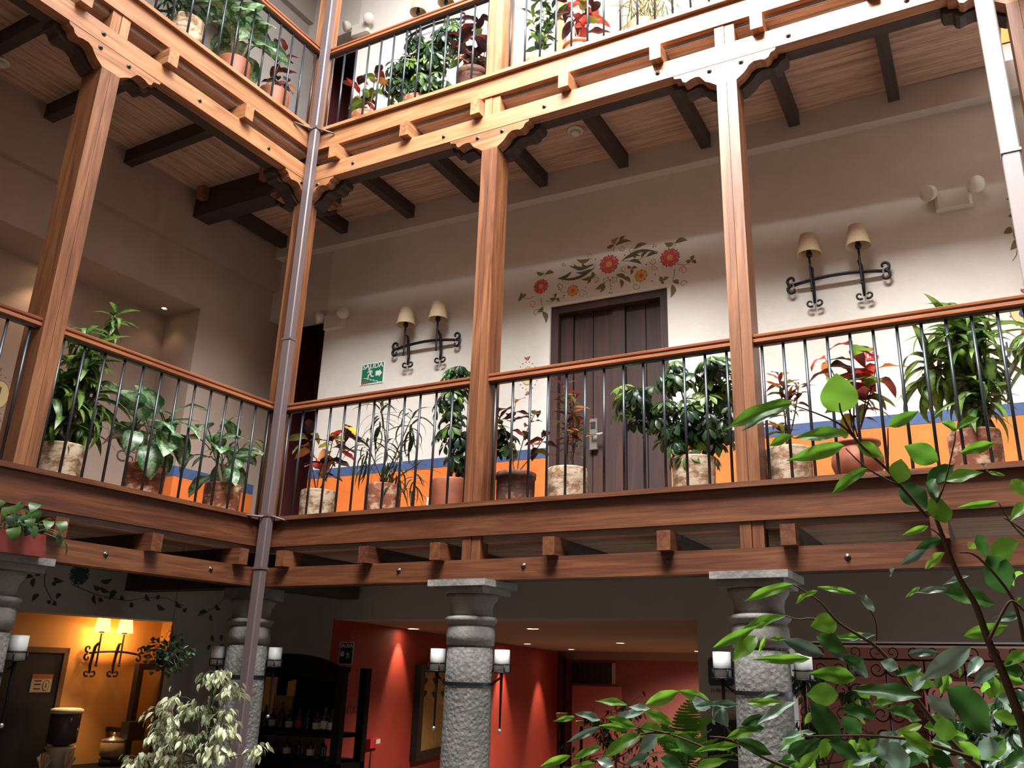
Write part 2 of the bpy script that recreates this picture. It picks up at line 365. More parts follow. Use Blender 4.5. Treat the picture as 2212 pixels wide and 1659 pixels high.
# posts
def post(P, s, z0, z1, label, ax, dep=.2):
    t = thing('post', label, 'post', P(s + .075, .1, z0))
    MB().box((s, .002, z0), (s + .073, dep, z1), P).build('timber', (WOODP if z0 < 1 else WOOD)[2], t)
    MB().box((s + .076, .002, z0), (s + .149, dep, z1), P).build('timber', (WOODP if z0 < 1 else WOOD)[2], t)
post(PB, BAYS[1], 0, 3.012, 'wooden balcony post left of the dark door', 0)
post(PB, BAYS[2], 0, 3.012, 'sunlit wooden balcony post right of the dark door', 0)
post(PL, 1.998, 0, 3.012, 'leaning wooden balcony post at the far left of the middle floor', 1, .23)
post(PB, -.149, 0, 3.012, 'wooden corner post behind the rain pipe on the middle floor', 0, .149)
post(PB, 5.87, 0, 3.012, 'wooden corner post at the right edge behind the pale pipe', 0, .149)
post(PB, BAYS[1], UP, 6.8, 'blown-out wooden post of the top balcony, back side', 0)
post(PB, BAYS[2], UP, 6.8, 'top balcony post above the sunlit bracket', 0)
post(PB, -.149, UP, 6.8, 'wooden corner post behind the rain pipe on the top floor', 0, .149)
post(PL, 1.998, UP, 6.8, 'top balcony post on the left side', 1)
post(PB, 5.87, UP, 6.8, 'top floor corner post on the right', 0, .149)

# railings
RP = [(.030, -.058), (.052, -.066), (.094, -.066), (.116, -.058), (.116, -.036), (.106, -.031), (.120, -.022), (.122, -.008), (.108, .0), (.038, .0), (.024, -.008), (.026, -.022), (.040, -.031), (.030, -.036)]
def railing(P, s0, s1, z, label, ax, group=None, n=13):
    t = thing('railing', label, 'railing', P((s0 + s1) / 2, .07, z), group)
    top = z + 1.0
    MB().prism(RP, lambda d, h: P(s0 - .004, d, top + h), lambda d, h: P(s1 + .004, d, top + h)).build('handrail', RAILW[ax], t)
    MB().box((s0 + .005, .055, top - .078), (s1 - .005, .091, top - .066), P).build('flat_iron_bar', BAR, t)
    me = MB().tube([(0, 0, 0), (0, 0, .925)], .0098, 8).mesh('baluster', BAR)
    for i in range(n):
        s = s0 + .045 + (s1 - s0 - .09) * i / (n - 1)
        o = bpy.data.objects.new('baluster', me); link(o); o.parent = t; o.location = P(s, .073, z) - Vector(t.location)
for z, nm in ((0, 'middle'), (UP, 'top')):
    railing(PB, .002, BAYS[1], z, '%s floor railing right of the corner rain pipe' % nm, 0)
    railing(PB, BAYS[1] + W_, BAYS[2], z, '%s floor railing in front of the dark door' % nm if z == 0 else 'overexposed top floor railing in front of the pale door', 0)
    railing(PB, BAYS[2] + W_, 5.87, z, '%s floor railing at the right end of the back side' % nm, 0)
    railing(PL, .002, 1.998, z, '%s floor railing left of the corner rain pipe' % nm, 1)
    railing(PL, 1.998 + W_, 4.2, z, '%s floor railing beyond the leftmost post' % nm, 1, n=14)

# rain pipes
def rainpipe(x, y, hw, hd, zs, label, m, joints, clamps, loc):
    t = thing('rain_pipe', label, 'pipe', (x, y, zs[0]))
    a, b = zs
    r = .008; sec = [(-hw, -hd + r), (-hw + r, -hd), (hw - r, -hd), (hw, -hd + r), (hw, hd - r), (hw - r, hd), (-hw + r, hd), (-hw, hd - r)]
    for i, (z0, z1) in enumerate(zip([a] + joints, joints + [b])):
        g = 0 if i % 2 == 0 else .003
        MB().prism(sec, lambda p, q: Vector((x + p * (1 + g * 20), y + q * (1 + g * 20), z0)), lambda p, q: Vector((x + p * (1 + g * 20), y + q * (1 + g * 20), z1))).build('pipe_length', m, t)
    for z in joints:
        MB().box((x - hw - .006, y - hd - .006, z - .012), (x + hw + .006, y + hd + .006, z + .006)).build('pipe_collar', m, t)
    for z in clamps:
        k = MB().box((x - hw - .007, y - hd - .007, z - .016), (x + hw + .007, y + hd + .007, z + .01)).build('pipe_clamp', PIPE, t)
        if loc:
            MB().tube([(x + hw, y, z - .01), (x + hw + .04, y + .02, z - .02), (x + hw + .13, -.01, z - .05)], .009, 6).build('clamp_arm', PIPE, t)
            MB().tube([(x, y - hd, z - .01), (x - .01, y - .05, z - .02), (.005, y - .20, z - .02)], .009, 6).build('clamp_arm', PIPE, t)
    return t
rainpipe(.088, -.088, .042, .036, (-2.9, 7.6), 'tall brown square rain pipe running down the inner corner', PIPE, [-.42, 1.55], [0.005, 3.71], True)
rainpipe(5.745, -.1, .050, .040, (-2.9, 7.6), 'pale pink square rain pipe at the right edge', PIPE2, [1.86, 4.1], [], False)

# ------------------------------------------------------------------ walls
def WBbox(mb, a, b): return mb.box(a, b, WB)
wall = struct('wall_back', (2.5, 1.35, 0))
# door opening s 1.925..3.068 z 0..2.107 ; passage opening s -1.62..-.77 z 0..2.52
def back_storey(z0, zc, lev):
    f = lambda a, b, m, n: WBbox(MB(), a, b).build(n, m, wall)
    f((-.77, .106, z0), (1.925, .4, z0 + 3.243), PLASTER, 'plaster_face'); f((3.068, .106, z0), (7.2, .4, z0 + 3.243), PLASTER, 'plaster_face')
    f((1.925, .106, z0 + 2.107), (3.068, .4, z0 + 3.243), PLASTER, 'plaster_face')
    f((-1.75, .106, z0 + 2.52), (-.77, .4, z0 + 3.243), PLASTER2, 'plaster_face')
    f((-1.75, 0, z0 + 3.243), (7.2, .4, z0 + 3.51), PLASTER2, 'upper_band')
    for s0, s1 in ((-.772, 1.925), (3.068, 7.2)):
        f((s0, .100, z0), (s1, .12, z0 + .646), ORANGE, 'orange_dado'); f((s0, .098, z0 + .646), (s1, .12, z0 + .737), BLUE, 'blue_stripe')
back_storey(0, 3.49, 0); back_storey(UP, 3.49, 1)
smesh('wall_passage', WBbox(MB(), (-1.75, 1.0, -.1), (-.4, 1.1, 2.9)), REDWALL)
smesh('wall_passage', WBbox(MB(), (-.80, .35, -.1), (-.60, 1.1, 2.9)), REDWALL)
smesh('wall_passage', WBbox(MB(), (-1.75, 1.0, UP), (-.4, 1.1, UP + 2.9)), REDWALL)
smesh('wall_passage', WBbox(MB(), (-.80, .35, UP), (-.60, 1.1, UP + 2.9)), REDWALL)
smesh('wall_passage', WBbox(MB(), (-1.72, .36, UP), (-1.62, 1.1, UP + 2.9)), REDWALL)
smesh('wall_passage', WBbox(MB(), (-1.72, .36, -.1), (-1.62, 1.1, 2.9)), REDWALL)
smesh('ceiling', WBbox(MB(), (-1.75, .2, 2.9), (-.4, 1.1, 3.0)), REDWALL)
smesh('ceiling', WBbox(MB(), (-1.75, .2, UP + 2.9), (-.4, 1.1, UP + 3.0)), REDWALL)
smesh('floor', WBbox(MB(), (-1.75, 0, -.2), (-.4, 1.1, -.012)), FLOORM)
smesh('floor', WBbox(MB(), (-1.75, 0, UP - .2), (-.4, 1.1, UP - .012)), FLOORM)

wl = struct('wall_left', PL(1, 1.7, 0))
def Lb(a, b, m, n, par=None): return MB().box(a, b, PL).build(n, m, par or wl)
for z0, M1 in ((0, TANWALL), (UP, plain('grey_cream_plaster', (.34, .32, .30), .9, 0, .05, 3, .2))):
    ZA = z0 + 2.31
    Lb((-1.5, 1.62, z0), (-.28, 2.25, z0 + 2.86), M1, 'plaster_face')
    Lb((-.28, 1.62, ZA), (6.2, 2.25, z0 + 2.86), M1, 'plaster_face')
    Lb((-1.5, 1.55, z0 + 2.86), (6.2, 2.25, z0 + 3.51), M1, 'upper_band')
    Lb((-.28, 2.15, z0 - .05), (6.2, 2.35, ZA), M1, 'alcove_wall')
    Lb((-.34, 1.60, z0), (-.262, 2.15, z0 + .55), ORANGE, 'orange_dado'); Lb((-1.27, 1.60, z0), (-.34, 1.625, z0 + .55), ORANGE, 'orange_dado')
    Lb((-.34, 1.598, z0 + .55), (-.26, 2.15, z0 + .65), BLUE, 'blue_stripe'); Lb((-1.27, 1.598, z0 + .55), (-.34, 1.62, z0 + .65), BLUE, 'blue_stripe')
    smesh('floor', MB().box((-1.3, 1.55, z0 - .2), (6.2, 2.3, z0 - .012), PL), FLOORM)

# door_1 (dark planked door) and the pale door of the top floor
def planked_door(name, z0, m, mf):
    t = struct(name, WB(2.5, .2, z0)); a, b, h = 1.925, 3.068, 2.107
    P = WB; fr = MB(); fr.box((a, .13, z0), (a + .075, .25, z0 + h), P); fr.box((b - .075, .13, z0), (b, .25, z0 + h), P); fr.box((a + .075, .13, z0 + h - .075), (b - .075, .25, z0 + h), P)
    fr.build('door_frame', mf, t)
    x = a + .075; ws = [.13, .19, .19, .13, .19, .163]
    for i, wd in enumerate(ws):
        e = .185 if i in (0, 3) else .205
        MB().box((x + .004, e, z0), (x + wd - .004, .25, z0 + h - .075), P).build('plank', m, t); x += wd
    return t
d1 = planked_door('door_1', 0, DOORW, DOORW)
MB().box((1.9, .26, -.1), (3.1, .42, 2.12), WB).build('light_stop', BLACKW, d1)  # unseen black board added to stop light between the planks
hp = MB().box((2.305, .165, .70), (2.375, .20, .98), WB); hp.build('handle_plate', STEEL, d1)
MB().tube([WB(2.335, .17, .82), WB(2.335, .13, .82), WB(2.45, .125, .825)], .011, 8).build('lever_handle', STEEL, d1)
MB().box((2.315, .16, .89), (2.36, .168, .95), WB).build('card_reader', BLACK, d1)
hg = MB(); hg.prism([(2.66, .165), (2.70, .195), (2.74, .178), (2.99, .185), (2.99, .105), (2.74, .112), (2.70, .095), (2.66, .125)][::-1], lambda a, b: WB(a, .183, b), lambda a, b: WB(a, .195, b)); hg.build('strap_hinge', IRON, d1)
planked_door('door_2', UP, wood('pale_door_wood', 2, [(.30, .17, .11), (.42, .26, .18), (.5, .34, .25)]), WOOD[2])

# roof slabs over the top galleries and the walls round the courtyard
RZ = UP + 3.5
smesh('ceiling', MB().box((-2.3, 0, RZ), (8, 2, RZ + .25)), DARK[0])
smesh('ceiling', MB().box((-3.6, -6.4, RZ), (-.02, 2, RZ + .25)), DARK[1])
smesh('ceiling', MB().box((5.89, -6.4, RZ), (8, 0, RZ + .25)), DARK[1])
smesh('wall_front', MB().box((-3.6, -6.4, -2.9), (8, -6.2, 7.6)), plain('brown_gallery_front', (.36, .27, .21), .8, 0, .3, 3))
smesh('wall_right', MB().box((7.4, -6.2, -2.9), (7.6, 1.3, RZ)), plain('shaded_wall', (.4, .32, .27), .85))
smesh('wall_outer', MB().box((-3.7, -6.4, -2.9), (-3.5, 3.0, RZ)), TANWALL)
smesh('floor', MB().box((-3.7, -6.4, -3.1), (8, 21, -2.9)), plain('dark_paving', (.10, .085, .07), .8, 0, .2, 6, .1))
# right gallery (only its edge shows)
gallery_floor(PR, 1, 0, 6.2, 1.5, [.8, 1.6, 2.4, 3.2, 4.0, 4.8], 'upper right', 1)
gallery_floor(PR, 0, 0, 6.2, 1.5, [.8, 1.6, 2.4, 3.2, 4.0, 4.8], 'mid right', 1)
for lv, nm in ((1, 'top'), (0, 'middle')):
    q = LEV[lv]
    t = thing('beam', 'timber beam of the %s balcony on the right side, next to the pale pipe' % nm, 'beam', PR(0, 0, q['zb']))
    MB().box((-.15, 0, q['zb']), (6.2, .1, q['zt']), PR).build('timber', DARK[1], t)

# ------------------------------------------------------------------ ground floor
GZ = -2.9
ZC = -.735
g = struct('wall_back', (1, 1.4, GZ))
def Gb(a, b, m, n): return WBbox(MB(), a, b).build(n, m, g)
Gb((-1.75, .106, GZ), (-.277, .36, -.27), GREYWALL, 'plaster_face')
Gb((-.277, .106, ZC), (3.236, .40, -.27), GREYWALL, 'lintel')
Gb((3.236, .106, GZ), (3.90, .40, -.27), GREYWALL, 'pier')
Gb((3.90, .106, -.90), (7.2, .40, -.27), GREYWALL, 'lintel')
def wallq(name, p0, p1, z0, z1, m, th=.12):
    p0, p1 = Vector((p0[0], p0[1], 0)), Vector((p1[0], p1[1], 0)); n = (p1 - p0).normalized().cross(Vector((0, 0, 1))) * th
    return smesh(name, MB().hexa([Vector((p.x, p.y, z)) for z in (z0, z1) for p in (p0, p1, p1 + n, p0 + n)]), m)
smesh('wall_lobby', MB().box((-.2775, 1.296, GZ), (-.270, 1.56, ZC)), REDLOB)
wallq('wall_lobby', (-.277, 1.55), (-3.1, 12.2), GZ, ZC, REDLOB, -.12)
smesh('wall_lobby', MB().box((-3.3, 12.2, GZ), (3.6, 12.4, ZC), None), PINK)
smesh('trim_1', MB().box((-3.1, 11.9, ZC - .14), (3.3, 12.2, ZC), None), BEIGE)
smesh('ceiling', MB().box((-3.5, 1.5, ZC + .003), (3.6, 12.4, ZC + .1), None), BEIGE)
wallq('wall_lobby', (3.30, 1.7), (3.3, 12.2), GZ, ZC, PINK)
# end-wall features: door jambs, patterned panel with a white edge, pale board
t = thing('window_frame', 'dark patterned window panel with white right edge on the pink end wall of the lobby', 'window', (-1.9, 12.15, -1.3))
def FX(u, v, y=12.15): p = hitp(u, v, (0, 1, 0), y); return p.x, p.z
x0, z1 = FX(1233, 1431); x1, z0 = FX(1323, 1478)
MB().box((x0, 12.14, z0), (x1, 12.2, z1)).build('dark_pane', plain('dark_pane', (.05, .05, .055), .3), t)
MB().box((x1, 12.12, z0), (x1 + .05, 12.2, z1)).build('white_edge', WHITEP, t)
mm = MB()
for i in range(7):
    for j in range(4):
        cx = x0 + (i + .5) * (x1 - x0) / 7; cz = z0 + (j + .5) * (z1 - z0) / 4
        mm.tube([(cx + .055 * math.cos(a) * (1 - a / 14), 12.13, cz + .05 * math.sin(a) * (1 - a / 14)) for a in [k * .6 for k in range(12)]], .006, 4)
mm.build('scroll_pattern', plain('pale_scroll', (.16, .16, .17)), t)
t = thing('door_frame', 'dark red door frame at the far end of the red lobby wall', 'door frame', (-2.8, 11.9, GZ))
for u in (1211, 1224):
    xa, _ = FX(u, 1500, 11.7); MB().box((xa, 11.65, GZ), (xa + .07, 11.8, ZC - .14)).build('jamb', plain('dark_red_wood', (.10, .02, .018)), t)
x0, z1 = FX(1236, 1481, 11.5); x1, z0 = FX(1341, 1560, 11.5)
t = MB().box((x0, 11.5, GZ), (x1, 11.56, z1)).build('screen_panel', plain('pale_pink_board', (.42, .12, .11))); tag(t, 'pale pink board standing below the patterned window panel in the lobby', 'panel')

# recessed spotlights
SPOTE = glow('spot_glow', (1, .80, .50), 60); SPOTR = plain('spot_ring', (.6, .52, .4), .4)
def spot(x, y, z, label, power=0, r=.045, grp=None, aim=None, ang=70, col=(1, .72, .48)):
    t = thing('recessed_spotlight', label, 'light', (x, y, z), grp)
    MB().lathe([(r + .02, -.004), (r + .02, .004), (r, .004), (r, -.006)], (x, y, z), 16, False).build('ring', SPOTR, t)
    MB().lathe([(.0001, -.003), (r, -.003), (r, .001)], (x, y, z), 16, False).build('lamp_face', SPOTE, t)
    if power:
        l = bpy.data.lights.new('spot_lamp', 'SPOT'); l.energy = power; l.spot_size = math.radians(ang); l.spot_blend = .6; l.color = col; l.shadow_soft_size = .03
        o = bpy.data.objects.new('spot_lamp', l); link(o); o.parent = t; o.location = (0, 0, -.02)
        o.rotation_euler = Vector(aim or (0, 0, -1)).to_track_quat('-Z', 'Y').to_euler()
for i, (x, y, pw, lab) in enumerate([(-.45, 2.845, 38, 'recessed ceiling spotlight nearest the red wall, left of the column'), (1.03, 2.86, 170, 'nearest recessed spotlight right of the middle column'), (-1.35, 7.24, 130, 'starry recessed spotlight right beside the middle column'),
     (.489, 6.58, 500, 'recessed spotlight in the middle of the lobby ceiling'), (-1.85, 9.93, 130, 'dim recessed spotlight at the far end of the lobby ceiling'), (.48, 10.2, 300, 'recessed spotlight beside the grey pier')]):
    spot(x, y, ZC, lab, pw, .05, aim=(-.28, 0, -1) if x < 0 else (0, .25 if y > 5 else 0, -1), ang=70 if x < 0 else 140, col=(1, .72, .48) if x < 0 else (1, .80, .62))

for i, (sv, lab) in enumerate([(-.10, 'tiny recessed spotlight at the inner corner of the alcove on the left'), (1.05, 'recessed spotlight in the alcove ceiling above the tall plant'), (2.3, 'recessed spotlight in the alcove ceiling beyond the leftmost post')]):
    spot(*PL(sv, 1.95, 2.307), lab, (3, 22, 26)[i], .012 if i == 0 else .03, ang=95, col=(1, .66, .40))
# wall sign on the lobby wall etc.: frame of the red wall
RW0 = Vector((-.277, 1.55, 0)); RWD = (Vector((-3.1, 12.2, 0)) - RW0).normalized(); RWN = Vector((RWD.y, -RWD.x, 0))   # normal towards the room
def RW(s, e, z): return RW0 + RWD * s + RWN * e + Vector((0, 0, z))
def rw_sz(u, v): p = hitp(u, v, RWN, RWN.dot(RW0)); return (p - RW0).dot(RWD), p.z
def planeM(o, right, up):
    right, up = Vector(right).normalized(), Vector(up).normalized(); n = right.cross(up)
    return Matrix(((right.x, up.x, n.x, o[0]), (right.y, up.y, n.y, o[1]), (right.z, up.z, n.z, o[2]), (0, 0, 0, 1)))
GREEN = plain('sign_green', (.01, .16, .085), .4); SIGNW = plain('sign_white', (.72, .74, .70), .5); SIGNR = plain('sign_red', (.55, .03, .03), .45); SIGND = plain('sign_shaded_green', (.012, .05, .035), .5)
def polyM(parts_, M, parent, m, name, th=.0015):
    mb = MB()
    for poly in parts_: mb.prism(poly, lambda a, b: M @ Vector((a, b, 0)), lambda a, b: M @ Vector((a, b, th)))
    return mb.build(name, m, parent)
def disc(cx, cy, rx, ry=None, n=12): ry = ry or rx; return [(cx + rx * math.cos(2 * PI * k / n), cy + ry * math.sin(2 * PI * k / n)) for k in range(n)]
def seg(x0, y0, x1, y1, w):
    dx, dy = x1 - x0, y1 - y0; l = math.hypot(dx, dy); nx, ny = -dy / l * w / 2, dx / l * w / 2
    return [(x0 + nx, y0 + ny), (x0 - nx, y0 - ny), (x1 - nx, y1 - ny), (x1 + nx, y1 + ny)]
def runner(k, dx, dy, flip=1):
    f = lambda P: [(dx + flip * a * k, dy + b * k) for a, b in P]
    return [f(disc(.06, .34, .065)), f(seg(.02, .26, -.08, .02, .14)), f(seg(.0, .24, .18, .12, .06)), f(seg(.0, .24, -.16, .22, .06)), f(seg(-.16, .22, -.22, .08, .05)),
            f(seg(-.08, .04, .10, -.08, .08)), f(seg(.10, -.08, .08, -.28, .07)), f(seg(-.08, .04, -.16, -.16, .08)), f(seg(-.16, -.16, -.34, -.18, .07))]
def exit_sign(M, w_, h_, label, lit, stairs, flip, small=None):
    c = M.translation; t = thing('exit_sign', label, 'sign', c)
    G = GREEN if lit else SIGND  # unlit sign: the lobby's shade is put into its green
    polyM([[(-w_ / 2, -h_ / 2), (w_ / 2, -h_ / 2), (w_ / 2, h_ / 2), (-w_ / 2, h_ / 2)]], M, t, SIGNW, 'sign_plate', .004)
    M2 = M @ Matrix.Translation((0, 0, .004)); q = .012 * w_ / .28
    polyM([[(-w_ / 2 + q, -h_ / 2 + q), (w_ / 2 - q, -h_ / 2 + q), (w_ / 2 - q, h_ / 2 - q), (-w_ / 2 + q, h_ / 2 - q)]], M2, t, G, 'green_field', .001)
    M3 = M2 @ Matrix.Translation((0, 0, .001))
    text('SALIDA', w_ * .27, SIGNW, t, M3 @ Matrix.Translation((0, h_ * .33, .0005)), bold=.004 * w_)
    polyM(runner(w_ * .55, -flip * .12 * w_, -h_ * .03 if stairs else -h_ * .12, -flip if stairs else flip), M3, t, SIGNW, 'running_figure')
    k = flip * w_
    polyM([[(k * .14, -h_ * .14), (k * .30, -h_ * .14), (k * .30, -h_ * .20), (k * .42, -h_ * .04), (k * .30, h_ * .14), (k * .30, h_ * .08), (k * .14, h_ * .08)][::int(flip)]], M3, t, SIGNW, 'arrow')
    if stairs:
        st = []
        for i in range(5): st += [seg(-.36 * w_ + i * .15 * w_, -.20 * h_ - i * .06 * h_, -.21 * w_ + i * .15 * w_, -.20 * h_ - i * .06 * h_, .022 * h_), seg(-.21 * w_ + i * .15 * w_, -.20 * h_ - i * .06 * h_, -.21 * w_ + i * .15 * w_, -.26 * h_ - i * .06 * h_, .03 * h_)]
        polyM(st, M3, t, SIGNW, 'stair_line')
        text('EXIT', w_ * .16, SIGNR, t, M3 @ Matrix.Translation((-.28 * w_, -h_ * .42, .0005)), 'red_lettering')
wx = (WB(1, 0, 0) - WB(0, 0, 0)).normalized()
exit_sign(planeM(WB(-.078, .104, 1.70), wx, (0, 0, 1)), .29, .235, 'green SALIDA exit sign with stairs on the white wall left of the wall lamp', True, True, 1)
p_ = hitp(738, 1411, (0, 1, 0), 1.38)
exit_sign(planeM(p_ + Vector((.055, 0, 0)), (1, 0, 0), (0, 0, 1)), .165, .20, 'dim green SALIDA exit sign hanging in front of the red lobby wall', False, False, -1)
# red alarm box, its wire, painted word, framed picture on the red wall
s0, z0 = rw_sz(789, 1617); s1, z1 = rw_sz(813, 1593)
t = thing('fire_alarm_box', 'small red fire alarm box with white label on the red lobby wall', 'alarm', RW(s0, 0, z0))
MB().box((s0, 0, z0), (s1, .05, z1), RW).build('box_body', SIGNR, t); MB().box((s0 + .5 * (s1 - s0), .05, z0 + .4 * (z1 - z0)), (s1 - .02, .054, z1 - .01), RW).build('label_plate', SIGNW, t)
MB().tube([RW((s0 + s1) / 2, .01, z0), RW((s0 + s1) / 2 - .01, .01, z0 - .3)], .006, 5).build('wire', BLACK, t)
s_, z_ = rw_sz(772, 1528)
t = thing('painted_word', 'dark painted lettering "room" on the red lobby wall', 'lettering', RW(s_, 0, z_))
text('room', .17, plain('faded_purple_paint', (.06, .012, .03)), t, planeM(RW(s_ - .05, .002, z_), RWD, (0, 0, 1)))
s0, z0 = rw_sz(884, 1640); s1, z1 = rw_sz(1010, 1440)
s1 = min(s1, s0 + 2.6)
t = thing('framed_picture', 'large black-framed yellow parchment with hand prints on the red lobby wall', 'picture', RW(s0, 0, z0))
fz0, fz1 = z0 - .02, z1 + .0
fw = .14
MB().box((s0, 0, fz0), (s0 + fw, .08, fz1), RW).box((s1 - fw, 0, fz0), (s1, .08, fz1), RW).box((s0 + fw, 0, fz0), (s1 - fw, .08, fz0 + fw * .6), RW).box((s0 + fw, 0, fz1 - fw * .6), (s1 - fw, .08, fz1), RW).build('frame', BLACK, t)
MB().box((s0 + fw, 0, fz0 + fw * .6), (s1 - fw, .03, fz1 - fw * .6), RW).build('parchment', plain('yellow_parchment', (.55, .36, .12), .8, 0, .2, 12), t)
rr = random.Random(4); pr = MB()
for i in range(9):
    cs = s0 + fw + .15 + (i % 5) * .42 * (s1 - s0) / 2.6; cz = fz1 - .2 - (i // 5) * .13 - rr.random() * .04
    for k in range(5): a = 1.57 + (k - 2) * .35; pr.tube([RW(cs, .032, cz), RW(cs + .09 * math.cos(a), .032, cz + .06 * math.sin(a))], .012, 4)
pr.build('hand_prints', plain('brown_print', (.09, .05, .02)), t)
for i in range(1, 8): pass

# stone columns
def column(x, y, label, r=.158, rs=.235):
    t = thing('stone_column', label, 'column', (x, y, GZ)); c = (x, y, 0)
    MB().box((x - rs, y - rs, -.605), (x + rs, y + rs, -.560)).build('cap_slab', STONES, t)
    rs2 = rs * .86 if rs > .2 else rs
    MB().box((x - rs2, y - rs2, -.650), (x + rs2, y + rs2, -.606)).build('cap_block', STONES, t)
    MB().lathe([(r * 1.18, -.651), (r * 1.15, -.68), (r * .98, -.72), (r * .94, -.76), (r * .96, -.80)], c, 28).build('necking', STONES, t)
    MB().lathe([(r * .98, -.80), (r * 1.14, -.806), (r * 1.20, -.82), (r * 1.16, -.835), (r * 1.02, -.86)], c, 28).build('ring_moulding', STONES, t)
    MB().lathe([(r * 1.0, -.86), (r * 1.07, -.885), (r * 1.09, -.93), (r * 1.07, -.995)], c, 28).build('upper_drum', STONES, t)
    MB().lathe([(r * 1.01, -.995), (r * .97, -1.002), (r * .97, -1.008), (r * 1.03, -1.012), (r * 1.04, -1.25)], c, 28, False).build('shaft_drum', STONE, t)
    MB().lathe([(r * 1.045, -1.252), (r * 1.06, -1.7), (r * 1.08, -2.3), (r * 1.08, GZ + .2)], c, 28, False).build('shaft_drum', STONE, t)
    MB().lathe([(r * 1.3, GZ + .2), (r * 1.4, GZ + .1), (r * 1.4, GZ)], c, 28).build('base', STONES, t)
    return t
column(1.985, .09, 'pitted grey stone column in the middle, with two white lamps')
column(4.03, .09, 'pitted grey stone column half hidden by the foreground branches')
column(-.18, .15, 'pitted grey stone column behind the rain pipe', rs=.17)
pl1 = PL(2.07, .09, 0); column(pl1.x, pl1.y, 'stone column cut off by the left edge of the photo')
column(5.95, .03, 'stone column at the right corner hidden behind the foliage')

def pillar_lamp(c, dirv, reach, label):
    """a white glass cylinder in an iron ring holder on a strap round the column"""
    c = Vector(c); d = Vector(dirv).normalized(); p = c + d * reach; t = thing('column_lamp', label, 'lamp', (p.x, p.y, -1.17))
    R_ = .054
    MB().lathe([(R_, -1.165), (R_, -1.02), (R_ * .86, -1.02), (R_ * .86, -1.16)], (p.x, p.y, 0), 20).build('glass_cylinder', GLASSW, t)
    h = MB(); Q = R_ + .008
    for z in (-1.118, -1.170): h.tube([(p.x + Q * math.cos(a), p.y + Q * math.sin(a), z) for a in [2 * PI * k / 16 for k in range(17)]], .005, 5, False)
    for k in range(4): a = PI / 4 + k * PI / 2; h.tube([(p.x + Q * math.cos(a), p.y + Q * math.sin(a), -1.118), (p.x + Q * math.cos(a), p.y + Q * math.sin(a), -1.172)], .005, 5)
    h.lathe([(.03, -1.176), (R_, -1.171), (.01, -1.168)], (p.x, p.y, 0), 14); h.build('ring_holder', IRON, t)
    MB().tube([(p.x, p.y, -1.175), (p.x, p.y, -1.22), (p.x, p.y, -1.53)], [.013, .011, .006], 8).build('drop_rod', IRON, t)
    MB().sphere((p.x, p.y, -1.545), .015, 8).build('ball', STEEL, t)
    MB().tube([p + Vector((0, 0, -1.20)) - Vector((0, 0, 0)), p - d * (reach * .30) + Vector((0, 0, -1.25)), c + d * .166 + Vector((0, 0, -1.25))], .008, 6).build('arm', IRON, t)
    return t
for nm, c in (('middle column', (1.985, .09, 0)), ('column behind the foreground branches', (4.03, .09, 0)), ('column behind the rain pipe', (-.18, .15, 0))):
    MB_ = MB().lathe([(.172, -1.262), (.172, -1.238)], (c[0], c[1], 0), 28, False); s = MB_.build('iron_strap', IRON); tag(s, 'black iron strap round the %s' % nm, 'strap')
    q_ = .456 if c[0] < 1 else .25
    pillar_lamp(c, (-1, -q_, 0), .235, 'white cylinder lamp on the left of the %s' % nm)
    pillar_lamp(c, (1, q_, 0), .235, 'white cylinder lamp on the right of the %s' % nm)
pillar_lamp(pl1, PL(1, 0, 0) - PL(2, 0, 0), .25, 'white cylinder lamp on the column at the left edge')
tag(MB().lathe([(.172, -1.262), (.172, -1.238)], (pl1.x, pl1.y, 0), 28, False).build('iron_strap', IRON), 'black iron strap round the leftmost column', 'strap')

# left ground room
gl = struct('wall_left', PL(1, 1.7, GZ))
Lb((-1.5, 1.60, GZ), (-.56, 1.66, -.27), GREYWALL, 'pier', gl)
Lb((-.56, 1.60, -.79), (6.2, 1.9, -.27), GREYWALL, 'lintel', gl)
smesh('ceiling', MB().box((-1.5, 1.66, -.745), (6.2, 2.9, -.66), PL), OCHRE)
smesh('wall_left', MB().box((-1.5, 2.8, GZ), (6.2, 3.0, -.745), PL), OCHRE)
smesh('wall_left', MB().box((-1.5, 1.67, GZ), (-1.35, 2.9, -.745), PL), OCHRE)
D3 = 2.8
def L3(u, v, d=D3): return left_sz(u, v, d)
# door with notice
t = struct('door_3', PL(.2, D3, GZ)); sa, za = L3(133, 1411); sb, zb = L3(36, 1404)
MB().box((sa, D3 - .03, GZ), (sb + .25, D3 + .02, za), PL).build('door_leaf', plain('navy_black_door', (.010, .012, .022), .5), t)
MB().box((sa - .05, D3 - .05, GZ), (sa, D3 + .02, za + .05), PL).box((sa - .05, D3 - .05, za), (sb + .25, D3 + .02, za + .05), PL).build('door_frame', plain('brown_frame', (.10, .05, .025)), t)
sa, za = L3(103, 1495); sb, zb = L3(66, 1456)
n_ = thing('door_notice', 'small paper notice with a round logo on the dark door', 'notice', PL(sa, D3 - .04, za))
MB().box((sa, D3 - .036, za), (sb, D3 - .031, zb), PL).build('paper', plain('cream_paper', (.45, .40, .32)), n_)
MB().box((sa, D3 - .038, zb - .04), (sb, D3 - .036, zb), PL).build('red_header', plain('faded_red', (.28, .09, .06)), n_)
lx = (PL(0, 0, 0) - PL(1, 0, 0)).normalized(); Mn = planeM(PL((sa + sb) / 2, D3 - .0365, (za + zb) / 2), lx, (0, 0, 1))
ink = plain('ink', (.03, .03, .04)); hw = (sb - sa) / 2
polyM([seg(-hw * .7, y, -hw * .05, y, .012) for y in (.02, -.01, -.05)], Mn, n_, ink, 'print_lines', .001)
